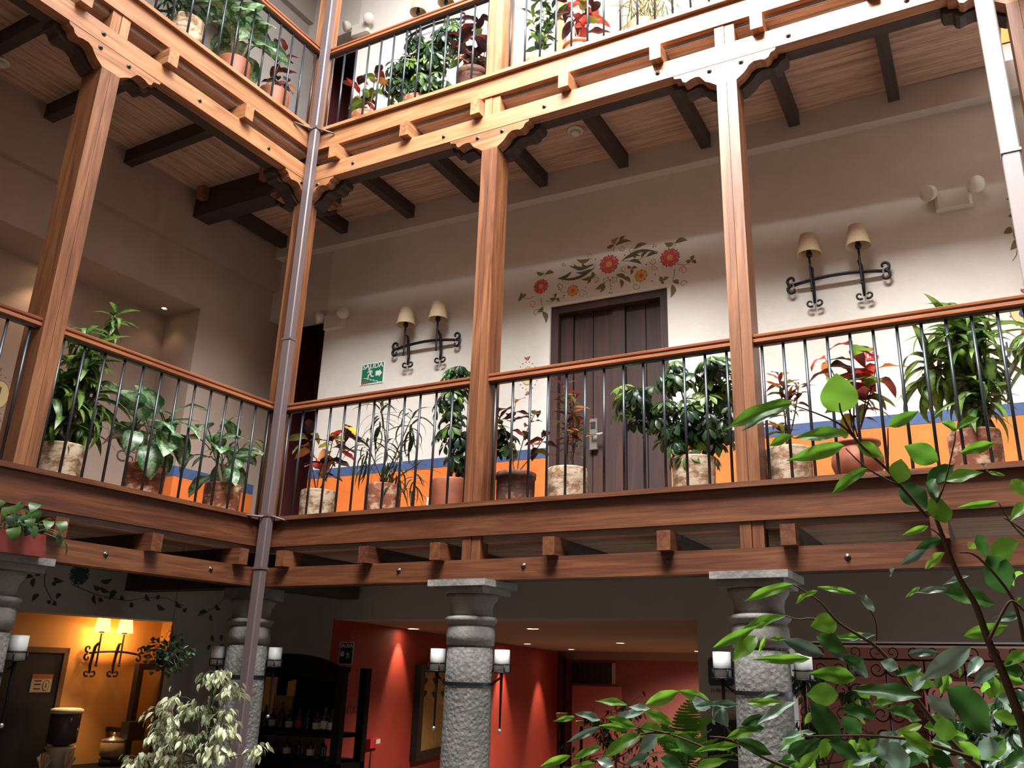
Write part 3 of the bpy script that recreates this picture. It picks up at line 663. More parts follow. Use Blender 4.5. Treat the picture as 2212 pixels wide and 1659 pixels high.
polyM([disc(hw * .45, -.02, .034, .05)], Mn, n_, ink, 'round_logo', .001)
polyM([disc(hw * .45, -.02, .028, .044)], Mn @ Matrix.Translation((0, 0, .001)), n_, plain('cream_paper2', (.45, .40, .32)), 'logo_field', .001)
text('1', .06, ink, n_, Mn @ Matrix.Translation((hw * .45, -.02, .003)), 'logo_figure')
spot(*(PL(*(lambda a: (a[0], 2.35, -.747))(L3(228, 1328, 2.35)))), 'bright recessed spotlight above the lit wall lamp', 60, .045, aim=(0, 0, -1), col=(1, .6, .25))

# ---- wall lamps with two shades
SHADE = None
def shademat(name, lit):
    m, nt, b = mat(name); b.inputs['Base Color'].default_value = (.55, .43, .27, 1); b.inputs['Roughness'].default_value = .8
    if lit:
        b.inputs['Base Color'].default_value = (.9, .55, .15, 1); b.inputs['Emission Color'].default_value = (1, .55, .07, 1); b.inputs['Emission Strength'].default_value = lit
    return m
SH_OFF = shademat('parchment_shade', 0); SH_ON = shademat('lit_parchment_shade', 7)
def scroll(mb, c, r0, a0, turns, X, Y, rad, n=16, dirn=1):
    pts = [];
    for i in range(n + 1):
        f = i / n; a = a0 + dirn * turns * 2 * PI * f; r = r0 * (1 - .72 * f); pts.append(c + X * (r * math.cos(a)) + Y * (r * math.sin(a)))
    mb.tube(pts, [rad * (1 - .3 * i / n) for i in range(n + 1)], 6, True); return pts
def wall_lamp(P, s, z, label, lit=False, k=1.0, sd=1, off=(-.19, .19), style=0):
    """P(s,e,z): e towards the viewer is negative"""
    t = thing('wall_lamp', label, 'wall lamp', P(s, -.02, z - .2)); X = (P(1, 0, 0) - P(0, 0, 0)).normalized() * sd; O = (P(0, -1, 0) - P(0, 0, 0)).normalized(); Z = Vector((0, 0, 1)); c = P(s, 0, z)
    H = .34 * k
    b = MB(); n = 14
    b.tube([c + X * (H * (2 * i / n - 1)) + O * (.045 + .025 * (1 - (2 * i / n - 1) ** 2)) + Z * (.022 * (1 - (2 * i / n - 1) ** 2) - .01) for i in range(n + 1)], .019 * k, 8, True, flat=.7)
    for sg in (-1, 1):
        for up in (-1, 1):
            e = c + X * (sg * H) + O * .045 + Z * -.01
            cc = e + X * (sg * .018) + Z * (up * .042)
            scroll(b, cc, .045 * k, -up * PI / 2 if sg > 0 else -up * PI / 2, .85, X, Z, .014 * k, 14, up * sg)
    b.build('scroll_bar', IRON, t)
    for o_ in off:
        a = c + X * (o_ * k); m = MB()
        so_ = 1 if o_ > 0 else -1
        top = a + O * .13 + Z * .06
        path = [a + O * .055 + Z * -.20, a + O * .045 + Z * -.12, a + O * .06 + Z * -.02, a + O * .075 + Z * .05, a + O * .10 + Z * .085 - X * (.01 * so_), top + Z * .03, top + Z * .0]
        m.tube(path, [.010, .014, .016, .016, .013, .010, .007], 7)
        for up in (-1, 1): scroll(m, path[0] + X * (up * .034) + Z * .004, .034, -PI / 2 - up * .6, .8, X, Z, .010, 12, up)
        m.build('scroll_arm', IRON, t)
        rp = a + O * .135
        r_ = MB(); r_.tube([rp + Z * (-.11 + .012 * i) for i in range(25)], [.0085 + .002 * (i % 2) for i in range(25)], 5, True, .5); r_.sphere(rp + Z * -.122, .013, 8); r_.build('twisted_rod', IRON, t)
        sc = MB(); sc.lathe([(.0001, .178), (.022, .180), (.026, .20), (.016, .235), (.016, .26)], (rp.x, rp.y, c.z), 12); sc.build('lamp_socket', IRON, t)
        sh = MB(); r0, r1, h0, h1 = .098 * k, .060 * k, .195, .375
        sh.lathe([(r0, h0), (r0 * 1.0, h0 + .006), (r1, h1), (r1 - .004, h1), (r0 - .005, h0 + .002), (r0, h0)], (rp.x, rp.y, c.z), 24, False)
        sh.build('lamp_shade', SH_ON if lit else SH_OFF, t)
        if lit:
            l = bpy.data.lights.new('bulb', 'POINT'); l.energy = 9; l.color = (1, .52, .16); l.shadow_soft_size = .03; o = bpy.data.objects.new('bulb', l); link(o); o.parent = t; o.location = rp + Vector((0, 0, c.z + .40 - 0 - c.z)) + Vector((0, 0, 0)) - Vector(t.location)
            l2 = bpy.data.lights.new('bulb', 'POINT'); l2.energy = 9; l2.color = (1, .52, .16); l2.shadow_soft_size = .03; o = bpy.data.objects.new('bulb', l2); link(o); o.parent = t; o.location = rp + Vector((0, 0, .16)) - Vector(t.location)
    return t
WF = lambda s, e, z: WB(s, .106 + e, z)
wall_lamp(WF, .575, 1.915, 'unlit wrought iron wall lamp with two cream shades left of the painted flowers')
wall_lamp(WF, 4.51, 1.915, 'unlit wrought iron wall lamp with two cream shades right of the sunlit post')
wall_lamp(WF, .40, UP + 2.10, 'unlit wall lamp on the top floor wall, barely showing above the rail')
s1_, z1_ = L3(240, 1410)
L3P = lambda s, e, z: PL(s, D3 + e, z)
wall_lamp(L3P, s1_, z1_, 'lit wall lamp with two glowing yellow shades on the ochre wall', True, .8, -1, off=(-.30, .02))

# emergency lights
def emergency(s, z, label):
    t = thing('emergency_light', label, 'emergency light', WF(s, 0, z))
    MB().prism([(s - .13, 0), (s + .13, 0), (s + .13, -.05), (s + .11, -.07), (s - .11, -.07), (s - .13, -.05)], lambda a, e: WF(a, e, z - .075), lambda a, e: WF(a, e, z + .075)).build('housing', CREAMPL, t)
    for sg in (-1, 1):
        m = MB(); c = WF(s + sg * .16, -.10, z + .06); d = (WF(s + sg * .16 + sg * .05, -.16, z + .03) - c).normalized()
        m.tube([c - d * .05, c - d * .02, c + d * .03, c + d * .04], [.03, .058, .066, .062], 16); m.build('lamp_head', CREAMPL, t)
        MB().tube([WF(s + sg * .12, -.03, z + .06), c], .018, 8).build('knuckle', CREAMPL, t)
emergency(5.42, 2.42, 'cream emergency light with two round heads at the top right of the white wall')
emergency(-.62, 2.34, 'cream emergency light at the left end of the white wall')
emergency(-.70, UP + 2.45, 'cream emergency light on the top floor behind the railing')
# smoke detectors
def smoke(P3, label):
    t = thing('smoke_detector', label, 'smoke detector', P3)
    MB().lathe([(.075, 0), (.075, -.012), (.06, -.016), (.0001, -.016)], P3, 20).build('base', CREAMPL, t)
    MB().lathe([(.042, -.016), (.045, -.04), (.03, -.052), (.0001, -.052)], P3, 20).build('head', CREAMPL, t)
smoke((2.468, .701, 3.493), 'round cream smoke detector on the reed ceiling of the back gallery')
p_ = hitp(0, 132, (0, 0, 1), 3.493); smoke(tuple(p_), 'round cream smoke detector at the left edge of the ceiling')

# bar hutch with arched top
def hutch():
    y0, y1 = .86, 1.24; x0, x1 = -1.02, .262
    t = thing('bar_hutch', 'tall black wooden bar hutch with a curved crest and bottles inside', 'cabinet', ((x0 + x1) / 2, 1.05, GZ))
    B = lambda a, b, n, m=BLACKW: MB().box(a, b).build(n, m, t)
    for xx in (x0, x1 - .08):
        for yy in (y0, y1 - .06): B((xx, yy, GZ), (xx + .08, yy + .06, -1.165), 'side_post')
    B((x0 + .09, y1 - .02, -1.70), (-.02, y1, -1.16), 'back_board')
    B((x0, y0, GZ), (x1, y1, -1.93), 'lower_cabinet'); B((x0 + .09, y0 + .02, -1.735), (x1 - .1, y1, -1.70), 'shelf'); B((x0 + .09, y0 + .02, -1.93), (x1 - .1, y1, -1.91), 'shelf')
    pr = [(x0 - .02, -1.20), (x1 + .02, -1.20), (x1 + .02, -1.155), (x1 - .10, -1.150)] + [(x1 - .10 - (x1 - x0 - .2) * i / 16, -1.155 + .10 * math.sin(PI * i / 16) ** .7) for i in range(1, 16)] + [(x0 + .10, -1.150), (x0 - .02, -1.155)]
    MB().prism(pr, lambda a, b: Vector((a, y0 - .02, b)), lambda a, b: Vector((a, y0 + .06, b))).build('curved_crest', BLACKW, t)
    pr = [(x0 + .09, -1.20), (x1 - .10, -1.20)] + [(x1 - .10 - (x1 - x0 - .19) * i / 12, -1.30 + .075 * math.sin(PI * i / 12)) for i in range(13)]
    MB().prism(pr, lambda a, b: Vector((a, y0, b)), lambda a, b: Vector((a, y0 + .04, b))).build('arched_valance', BLACKW, t)
    MB().box((x0 + .09, y1 - .06, -1.69), (-.55, y1 - .03, -1.26)).build('mirror', plain('dim_mirror', (.55, .5, .4), .05, 1), t)
    m = MB(); m.box((-.78, y1 - .08, -1.66), (-.56, y1 - .065, -1.42)); m.build('mirror_reflection', plain('ochre_reflection', (.34, .24, .09)), t)  # yellow reflection in the mirror, built as a coloured card
    rr = random.Random(8); G1 = plain('dark_green_glass', (.01, .018, .012), .12); G2 = plain('brown_glass', (.03, .012, .008), .12); LB = plain('bottle_label', (.42, .41, .38)); LR = plain('red_label', (.25, .02, .02))
    def bottle(x, y, z, h, m, lab, label, r=.034):
        b = thing('bottle', label, 'bottle', (x, y, z), 'bottles in the bar hutch')
        MB().lathe([(r * .9, 0), (r, .01), (r, h * .58), (r * .85, h * .66), (r * .36, h * .76), (r * .32, h * .95), (r * .38, h), (.0001, h)], (x, y, z), 14).build('glass', m, b)
        if lab: MB().lathe([(r * 1.02, h * .16), (r * 1.02, h * .46)], (x, y, z), 14, False).build('paper_label', lab, b)
    xs = [-.86, -.77, -.69, -.60, -.50, -.40, -.29, -.19, -.09, .0, .08]
    for i, x in enumerate(xs):
        lab = (None, None, None, LB, None, LB, LR, None, LB, LB, LB)[i]
        oc = ('first', 'second', 'third', 'fourth', 'fifth', 'sixth', 'seventh', 'eighth', 'ninth', 'tenth', 'last')[i]
        bottle(x, y0 + .12, -1.70, (.17, .22, .20, .18, .23, .17, .19, .18, .17, .21, .19)[i] * 1.0, G1 if i % 2 else G2, lab, '%s%s from the left, upper shelf of bar hutch' % (oc, ' dark bottle' if not lab else (' bottle, with a red label,' if lab is LR else ' bottle, with a pale label,')))
    for i in range(7): bottle(-.80 + i * .135, y0 + .12, -1.91, .16, G2 if i % 2 else G1, LB if i in (3, 5) else None, '%s dark bottle from the left, lower shelf of bar hutch' % ('first', 'second', 'third', 'fourth', 'fifth', 'sixth', 'seventh')[i])
hutch()
# dark pier / doorway shadow panel behind the corner column, sign on the grey pier
t = thing('rest_room_sign', 'navy square pictogram sign on the grey pier, above the opening hours', 'sign', WF(3.42, 0, -1.3))
NAVY = plain('sign_navy', (.012, .018, .05), .4); Ms = planeM(WF(3.409, -.002, -1.126), wx, (0, 0, 1))
polyM([[(-.095, -.085), (-.08, -.1), (.08, -.1), (.095, -.085), (.095, .085), (.08, .1), (-.08, .1), (-.095, .085)]], Ms, t, NAVY, 'sign_plate', .006)
M5 = Ms @ Matrix.Translation((0, 0, .006)); polyM([disc(0, .045, .018), seg(-.02, .02, -.045, -.05, .035), seg(.02, .02, .04, -.055, .03), seg(-.03, .02, .03, .02, .05)], M5, t, SIGNW, 'pictogram')
text('21:00 - 07:00', .036, ink, t, Ms @ Matrix.Translation((.01, -.135, 0)))
t = thing('wall_board', 'dark box low on the grey pier beside the column', 'panel', WF(3.45, 0, -1.8)); MB().box((3.30, -.05, -1.80), (3.62, 0, -1.46), WF).build('board', BLACK, t)

# wrought iron grille in the right opening
def grille():
    t = thing('iron_grille', 'scrolled black wrought iron grille in the right opening behind the leaves', 'grille', WF(5.0, .12, -1.6))
    z1, z2 = -.905, -1.02; a, b = 3.95, 5.9; P = lambda s, z: WF(s, .12, z)
    for k, z in enumerate((z1 - .01, z2, -1.62)): MB().tube([P(a, z), P(b, z)], .008, 6).build('bar', IRON, t)
    k = 0; s = a + .1; X = wx; Z = Vector((0, 0, 1))
    while s < b - .1:
        m = MB()
        for sx in (-1, 1):
            for sz in (-1, 1):
                c = P(s + sx * .058, z2 - .14 + sz * .075); scroll(m, c, .056, PI if sx > 0 else 0, 1.2, X, Z, .0055, 18, sx * sz)
        m.tube([P(s, z2), P(s, z2 - .28)], .006, 5); m.build('scroll_panel', IRON, t)
        m = MB()
        for sx in (-1, 1): scroll(m, P(s + sx * .055, z2 + .05), .046, -PI / 2, 1.1, X, Z, .005, 16, sx)
        m.build('scroll_border', IRON, t)
        m = MB()
        for sx in (-1, 1):
            for sz in (-1, 1): scroll(m, P(s + sx * .058, z2 - .44 + sz * .075), .056, PI if sx > 0 else 0, 1.2, X, Z, .0055, 18, sx * sz)
        m.tube([P(s, z2 - .28), P(s, -1.62)], .006, 5); m.build('scroll_panel', IRON, t)
        s += .255
grille()
smesh('wall_side_room', MB().box((3.4, 4.2, GZ), (7.2, 4.4, -.5)), plain('brown_pink_paint', (.20, .075, .05), .8, 0, .1, 2))
smesh('wall_side_room', MB().box((4.6, 4.05, GZ), (7.2, 4.2, -1.15)), PINK)
smesh('ceiling', MB().box((3.4, 1.6, -.85), (7.2, 4.3, -.78)), BEIGE)
tag(MB().box((5.0, 3.9, -2.4), (5.6, 3.93, -1.5)).build('privacy_screen', plain('pale_teal_glass', (.32, .42, .40), .2)), 'pale teal glass panel in the side room behind the grille', 'panel')

# ------------------------------------------------------------------ painted decoration
C_PINK = plain('mural_rose', (.55, .08, .09), .85); C_YEL = plain('mural_yellow', (.60, .33, .06), .85); C_GRN = plain('mural_leaf_green', (.085, .085, .045), .85)
C_TAN = plain('mural_tan', (.33, .19, .11), .85); C_OLV = plain('mural_olive', (.16, .13, .055), .85); C_BLU = plain('mural_blue', (.03, .055, .13), .85); C_RED = plain('mural_red', (.42, .03, .03), .85)
C_DK = plain('mural_grey_green', (.055, .06, .05), .9); C_CRM = plain('medallion_cream', (.62, .52, .25), .8); C_DBL = plain('mural_slate_blue', (.04, .07, .085), .9)
class Mural:
    def __init__(s, name, label, conv, P, at):
        s.t = thing(name, label, 'painting', P(*at)); s.conv = conv; s.P = P; s.k = 0; s.dots = {}
    def part(s, polys, m, name, parent=None, lift=0):
        s.k += 1; e1 = -(.0012 + lift * .0012 + .00001 * (s.k % 60)); mb = MB()
        for pts in polys: mb.prism(pts, lambda a, b: s.P(a, -.0005, b), lambda a, b: s.P(a, e1, b))
        return mb.build(name, m, parent or s.t)
    def poly(s, pts, m, lift=0, name='painted_field'): return s.part([pts], m, name, None, lift)
    def c(s, u, v): return s.conv(u, v)
    def leaf(s, u0, v0, u1, v1, w, m, lift=0, bend=.15):
        x0, z0 = s.c(u0, v0); x1, z1 = s.c(u1, v1); dx, dz = x1 - x0, z1 - z0; nx, nz = -dz, dx; ws = w / 280 / max(.001, math.hypot(dx, dz)) * .62
        n = 7; A = []; B = []
        for i in range(n + 1):
            f = i / n; h = math.sin(PI * f ** .8) * ws; cb = bend * math.sin(PI * f)
            A.append((x0 + dx * f + nx * (cb + h), z0 + dz * f + nz * (cb + h))); B.append((x0 + dx * f + nx * (cb - h), z0 + dz * f + nz * (cb - h)))
        s.part([A + B[::-1][1:-1]], m, 'painted_leaf', None, lift)
    def strip(s, pts, w):
        P_ = [s.c(*p) for p in pts]; A = []; B = []
        for i, (x, z) in enumerate(P_):
            a = P_[max(0, i - 1)]; b = P_[min(len(P_) - 1, i + 1)]; dx, dz = b[0] - a[0], b[1] - a[1]; l = math.hypot(dx, dz) or 1; h = w / 280 / 2 * (1 - .5 * i / len(P_))
            A.append((x - dz / l * h, z + dx / l * h)); B.append((x + dz / l * h, z - dx / l * h))
        return [A[0:] + B[::-1]] if False else [[A[i], A[i + 1], B[i + 1], B[i]] for i in range(len(P_) - 1)], A, B
    def line(s, pts, w, m, lift=0):
        q, A, B = s.strip(pts, w); n = len(A); s.k += 1; mb = MB(); e1 = -(.0012 + .00001 * (s.k % 60))
        vs = [s.P(a, -.0005, b) for a, b in A + B] + [s.P(a, e1, b) for a, b in A + B]; fs = []
        for i in range(n - 1):
            fs += [(i, i + 1, n + i + 1, n + i), (2 * n + i, 2 * n + i + 1, 3 * n + i + 1, 3 * n + i), (i, i + 1, 2 * n + i + 1, 2 * n + i), (n + i, n + i + 1, 3 * n + i + 1, 3 * n + i)]
        mb.add(vs, fs); mb.build('painted_stem', m, s.t)
    def curl(s, u, v, r, a0, turns, w, m, d=1):
        s.line([(u + r * (1 - .75 * i / 16) * math.cos(a0 + d * turns * 2 * PI * i / 16), v + r * (1 - .75 * i / 16) * math.sin(a0 + d * turns * 2 * PI * i / 16)) for i in range(17)], w, m)
    def dot(s, u, v, r, m, lift=0): x, z = s.c(u, v); s.dots.setdefault(m.name, (m, []))[1].append(disc(x, z, r / 280, n=8))
    def flower(s, u, v, r, m, mc, n=7):
        x, z = s.c(u, v); R_ = r / 280; o = []
        for k in range(8 * n):
            a = 2 * PI * k / (8 * n) + .3; q = R_ * (.62 + .38 * abs(math.cos(a_ := (2 * PI * k / 8 / 2))) ** .6); o.append((x + q * math.cos(a), z + q * math.sin(a)))
        f = s.part([o], m, 'painted_flower', None, 1)
        s.part([disc(x, z, .32 * R_, n=14)], mc, 'flower_centre', f, 2)
        s.dots.setdefault(C_GRN.name, (C_GRN, []))[1].extend([[(x + .80 * R_ * math.cos(a - .12), z + .80 * R_ * math.sin(a - .12)), (x + 1.12 * R_ * math.cos(a), z + 1.12 * R_ * math.sin(a)), (x + .80 * R_ * math.cos(a + .12), z + .80 * R_ * math.sin(a + .12))] for a in [2 * PI * (k + .5) / n + .3 for k in range(n)]])
    def done(s):
        for nm, (m, ps) in s.dots.items(): o = s.part(ps, m, 'painted_dots'); o['kind'] = 'stuff'
WFP = lambda s, e, z: WF(s, e, z)
M_ = Mural('painted_garland', 'painted garland of pink and yellow flowers arching over the dark door', wall_xz, WFP, (2.5, 0, 2.3))
F = lambda x, y: (1000 + x / 2.6766, 480 + y / 2.6766)
for x, y, r, m, mc in ((845, 243, 27, C_PINK, C_YEL), (1197, 205, 26, C_PINK, C_YEL), (452, 372, 21.5, C_PINK, C_YEL), (636, 396, 16.5, C_YEL, C_PINK), (1030, 310, 17.5, C_YEL, C_PINK)): M_.flower(*F(x, y), r, m, mc, 8 if m is C_YEL else 7)
for (a, b, c, d, w, m) in [(770, 255, 540, 325, 7, C_GRN), (760, 240, 610, 250, 8, C_GRN), (740, 270, 650, 290, 7, C_GRN), (700, 275, 640, 240, 7, C_GRN), (720, 265, 690, 235, 7, C_GRN), (630, 285, 545, 325, 8, C_GRN),
     (915, 225, 1130, 172, 8, C_GRN), (930, 215, 1030, 195, 8, C_GRN), (960, 225, 1035, 245, 8, C_GRN), (1030, 205, 1070, 170, 7, C_GRN), (1060, 200, 1130, 180, 8, C_GRN), (990, 210, 1010, 180, 7, C_GRN),
     (735, 215, 655, 215, 10, C_OLV), (990, 155, 1065, 125, 10, C_OLV), (1225, 120, 1300, 105, 11, C_OLV), (1220, 125, 1165, 120, 11, C_OLV), (470, 300, 425, 285, 9, C_OLV), (475, 300, 528, 292, 10, C_OLV),
     (870, 130, 900, 85, 9, C_TAN), (880, 135, 975, 110, 9, C_OLV), (870, 130, 830, 145, 9, C_OLV), (885, 120, 860, 95, 8, C_TAN), (905, 110, 940, 80, 8, C_OLV),
     (770, 300, 680, 330, 9, C_OLV), (760, 310, 750, 285, 8, C_OLV), (735, 320, 718, 358, 7, C_OLV), (885, 305, 945, 335, 10, C_OLV), (925, 320, 970, 350, 9, C_OLV), (910, 330, 915, 380, 9, C_OLV),
     (810, 350, 795, 408, 10, C_OLV), (805, 355, 765, 390, 9, C_OLV), (335, 425, 320, 458, 8, C_OLV), (345, 440, 340, 405, 8, C_OLV), (350, 435, 368, 415, 7, C_OLV), (540, 440, 500, 440, 8, C_OLV), (540, 440, 555, 460, 7, C_OLV), (535, 435, 540, 408, 7, C_OLV),
     (465, 490, 430, 520, 10, C_OLV), (460, 515, 480, 585, 11, C_OLV), (1320, 225, 1290, 222, 8, C_OLV), (1322, 225, 1350, 238, 8, C_OLV), (1320, 222, 1340, 190, 8, C_OLV), (1215, 340, 1250, 358, 10, C_OLV), (1210, 360, 1200, 438, 11, C_OLV),
     (1160, 340, 1140, 312, 9, C_OLV), (1160, 335, 1190, 318, 8, C_OLV), (1160, 340, 1145, 355, 8, C_OLV), (975, 265, 950, 250, 7, C_OLV), (975, 270, 1010, 262, 7, C_OLV), (975, 270, 970, 305, 7, C_OLV)]:
    M_.leaf(*F(a, b), *F(c, d), w, m)
for (x, y, r, a0, tn, m, d) in [(590, 325, 8, 2, 1.3, C_TAN, 1), (620, 395, 0, 0, 0, C_TAN, 1), (735, 195, 7, 1, 1.2, C_TAN, 1), (1100, 225, 8, 3, 1.2, C_RED, -1), (1105, 260, 7, 0, 1.2, C_TAN, 1), (690, 415, 10, 0, 1.2, C_TAN, -1), (405, 470, 8, 1, 1.2, C_TAN, 1),
     (430, 520, 8, 2, 1.2, C_OLV, 1), (1275, 278, 9, 3, 1.3, C_RED, 1), (1275, 355, 8, 0, 1.2, C_OLV, -1), (850, 150, 7, 0, 1.2, C_TAN, 1), (920, 150, 7, 3, 1.2, C_RED, -1), (930, 270, 7, 1, 1.2, C_OLV, 1), (770, 330, 7, 2, 1.2, C_OLV, -1), (880, 335, 7, 2, 1.2, C_TAN, 1), (825, 340, 7, 0, 1.2, C_TAN, -1), (980, 160, 8, 1, 1.2, C_OLV, 1), (1000, 370, 9, 0, 1.0, C_OLV, 1), (560, 370, 8, 2, .9, C_OLV, -1)]:
    if r: M_.curl(*F(x, y), r, a0, tn, 1.6, m, d)
for pts in ([(640, 255), (700, 262), (770, 248)], [(915, 225), (1000, 222), (1130, 172)], [(1240, 240), (1280, 250), (1320, 225)], [(1225, 270), (1220, 310), (1210, 350)], [(450, 440), (455, 470), (465, 500)], [(340, 435), (380, 445), (410, 430)], [(480, 455), (510, 462), (535, 445)], [(870, 170), (875, 150), (870, 130)], [(1225, 140), (1228, 125), (1215, 110)], [(470, 318), (478, 300), (460, 285)], [(560, 350), (545, 365), (570, 405), (600, 405)]):
    M_.line([F(*p) for p in pts], 1.6, C_OLV)
for x, y, m in [(580, 240, C_GRN), (590, 250, C_GRN), (576, 250, C_GRN), (1105, 130, C_GRN), (1115, 140, C_GRN), (1100, 142, C_GRN), (1023, 172, C_TAN), (765, 215, C_GRN), (635, 325, C_GRN), (710, 380, C_TAN), (580, 435, C_GRN), (585, 425, C_GRN), (852, 340, C_GRN), (853, 355, C_TAN), (855, 370, C_GRN), (856, 385, C_TAN), (848, 408, C_GRN), (862, 408, C_GRN), (840, 320, C_RED), (850, 332, C_RED), (865, 320, C_GRN), (1060, 245, C_GRN), (1112, 302, C_RED), (1095, 342, C_GRN), (935, 190, C_RED), (820, 350, C_GRN), (890, 320, C_TAN)]: M_.dot(*F(x, y), 2.0, m)
M_.done()
def medallion(name, label, conv, P, at, u, v, ru, rv, figure, size, xdir, fm=C_GRN):
    M = Mural(name, label, conv, P, at); x, z = M.c(u, v)
    M.poly(disc(x, z, ru * 1.08 / 280, rv * 1.06 / 280, 20), C_OLV, 0); M.poly(disc(x, z, ru / 280, rv / 280, 20), C_CRM, 1)
    for k in range(18):
        a = 2 * PI * k / 18; M.dot(u + ru * 1.3 * math.cos(a), v + rv * 1.25 * math.sin(a), 1.8, C_OLV if k % 3 else C_RED)
    for dv in (-1, 1): M.flower(u, v + dv * rv * 1.55, 5, C_RED, C_YEL, 5); M.leaf(u, v + dv * rv * 1.5, u - 7, v + dv * rv * 1.75, 4, C_OLV); M.leaf(u, v + dv * rv * 1.5, u + 7, v + dv * rv * 1.75, 4, C_OLV)
    M.done(); text(figure, size, fm, M.t, planeM(P(x, -.005, z), xdir, (0, 0, 1)), 'painted_number', .001, .002); return M
medallion('number_medallion', 'painted oval medallion with a thin upright numeral left of the dark door', wall_xz, WFP, (1.7, 0, 1.4), 1140, 812, 16, 24, '1', .13, wx)
medallion('number_medallion', 'painted oval medallion with a blue number 8 at the right edge', wall_xz, WFP, (5.8, 0, 1.5), 2212, 672, 24, 28, '8', .15, wx, C_BLU)
t = thing('painted_word', 'blue hand-painted word "Jardín" below the number 8', 'lettering', WF(5.8, 0, 1.2)); x_, z_ = wall_xz(2214, 748)
text('Jardín', .13, C_BLU, t, planeM(WF(x_ + .02, -.002, z_), wx, (0, 0, 1)))
M2_ = Mural('painted_vine', 'painted olive vine of leaves on the white wall at the right edge', wall_xz, WFP, (5.9, 0, 2.2))
Hh = lambda x, y: (2000 + x / 3.072, 360 + y / 3.072)
M2_.line([Hh(700, 200), Hh(640, 270), Hh(600, 330), Hh(582, 400), Hh(585, 460), Hh(610, 530), Hh(600, 590), Hh(575, 625)], 2.5, C_OLV); M2_.line([Hh(585, 460), Hh(620, 510), Hh(700, 560)], 2, C_OLV)
for a, b, c, d in [(640, 185, 530, 215), (600, 175, 595, 120), (620, 260, 610, 215), (600, 240, 555, 290), (610, 300, 545, 330), (565, 400, 515, 445), (590, 380, 640, 440), (600, 480, 560, 555), (620, 470, 660, 510), (640, 550, 650, 620), (650, 320, 690, 350)]: M2_.leaf(*Hh(a, b), *Hh(c, d), 12, C_OLV)
M2_.done()
M4_ = Mural('painted_vine', 'pale painted vine tendrils below the word at the right edge', wall_xz, WFP, (5.8, 0, 1.0))
for a, b, c, d in [(480, 1190, 510, 1210), (500, 1220, 540, 1190), (540, 1230, 560, 1260), (570, 1240, 600, 1270), (520, 1200, 480, 1210), (600, 1200, 640, 1230)]: M4_.leaf(*Hh(a, b), *Hh(c, d), 6, C_OLV)
M4_.line([Hh(470, 1190), Hh(520, 1215), Hh(580, 1240), Hh(650, 1230)], 1.5, C_OLV); M4_.done()
# by the door: little vine right of the medallion
# alcove writing on the left
LPa = lambda s, e, z: PL(s, 2.15 + e, z); la = lambda u, v: left_sz(u, v, 2.15)
medallion('number_medallion', 'painted oval medallion at the left edge of the alcove wall', la, LPa, (1.2, 0, 1.0), -3, 852, 24, 34, '1', .17, lx)
medallion('number_medallion', 'small faint painted oval with flowers above the word on the left wall', la, LPa, (.3, 0, .9), 289, 957, 8, 12, '0', .06, lx)
x_, z_ = la(302, 995)
t = thing('painted_word', 'faint painted word "Colonial" low on the left wall behind the plants', 'lettering', LPa(x_, 0, z_)); text('Colonial', .16, plain('mural_brown', (.10, .05, .03)), t, planeM(LPa(x_, -.003, z_), lx, (0, 0, 1)))
M5_ = Mural('painted_vine', 'dark flower and leaves painted on the grey lintel of the left arcade', lambda u, v: left_sz(u, v, 1.6), lambda s, e, z: PL(s, 1.6 + e, z), (1, 0, -.5))
Kk = lambda x, y: (x / 2.770, 1060 + y / 2.770)
M5_.flower(*Kk(475, 500), 26, C_DBL, C_DBL, 8)
for a, b, c, d in [(200, 515, 120, 530), (205, 520, 200, 580), (210, 510, 240, 470), (320, 520, 385, 540), (325, 540, 330, 570), (235, 620, 190, 665), (365, 615, 335, 650), (300, 655, 290, 680), (320, 660, 340, 685), (600, 540, 675, 525), (600, 575, 655, 605), (560, 570, 610, 585), (560, 620, 575, 680), (590, 640, 620, 660), (690, 620, 650, 655), (720, 630, 745, 650), (700, 610, 650, 620), (780, 670, 800, 695), (940, 680, 990, 710), (1050, 660, 1090, 700), (1090, 720, 1120, 700), (1240, 720, 1180, 755), (1260, 740, 1270, 780), (1290, 680, 1320, 715), (1270, 860, 1280, 905), (1330, 860, 1325, 900), (1340, 920, 1310, 960), (1260, 920, 1245, 960), (870, 620, 900, 660), (930, 640, 960, 625)]: M5_.leaf(*Kk(a, b), *Kk(c, d), 9, C_DK)
M5_.line([Kk(270, 480), Kk(265, 560), Kk(300, 640), Kk(320, 660)], 2.5, C_DK); M5_.line([Kk(430, 560), Kk(520, 600), Kk(600, 630), Kk(760, 660), Kk(870, 640), Kk(990, 640), Kk(1100, 690)], 2, C_DK); M5_.line([Kk(1200, 750), Kk(1280, 700), Kk(1340, 650)], 2, C_DK)
M5_.done()

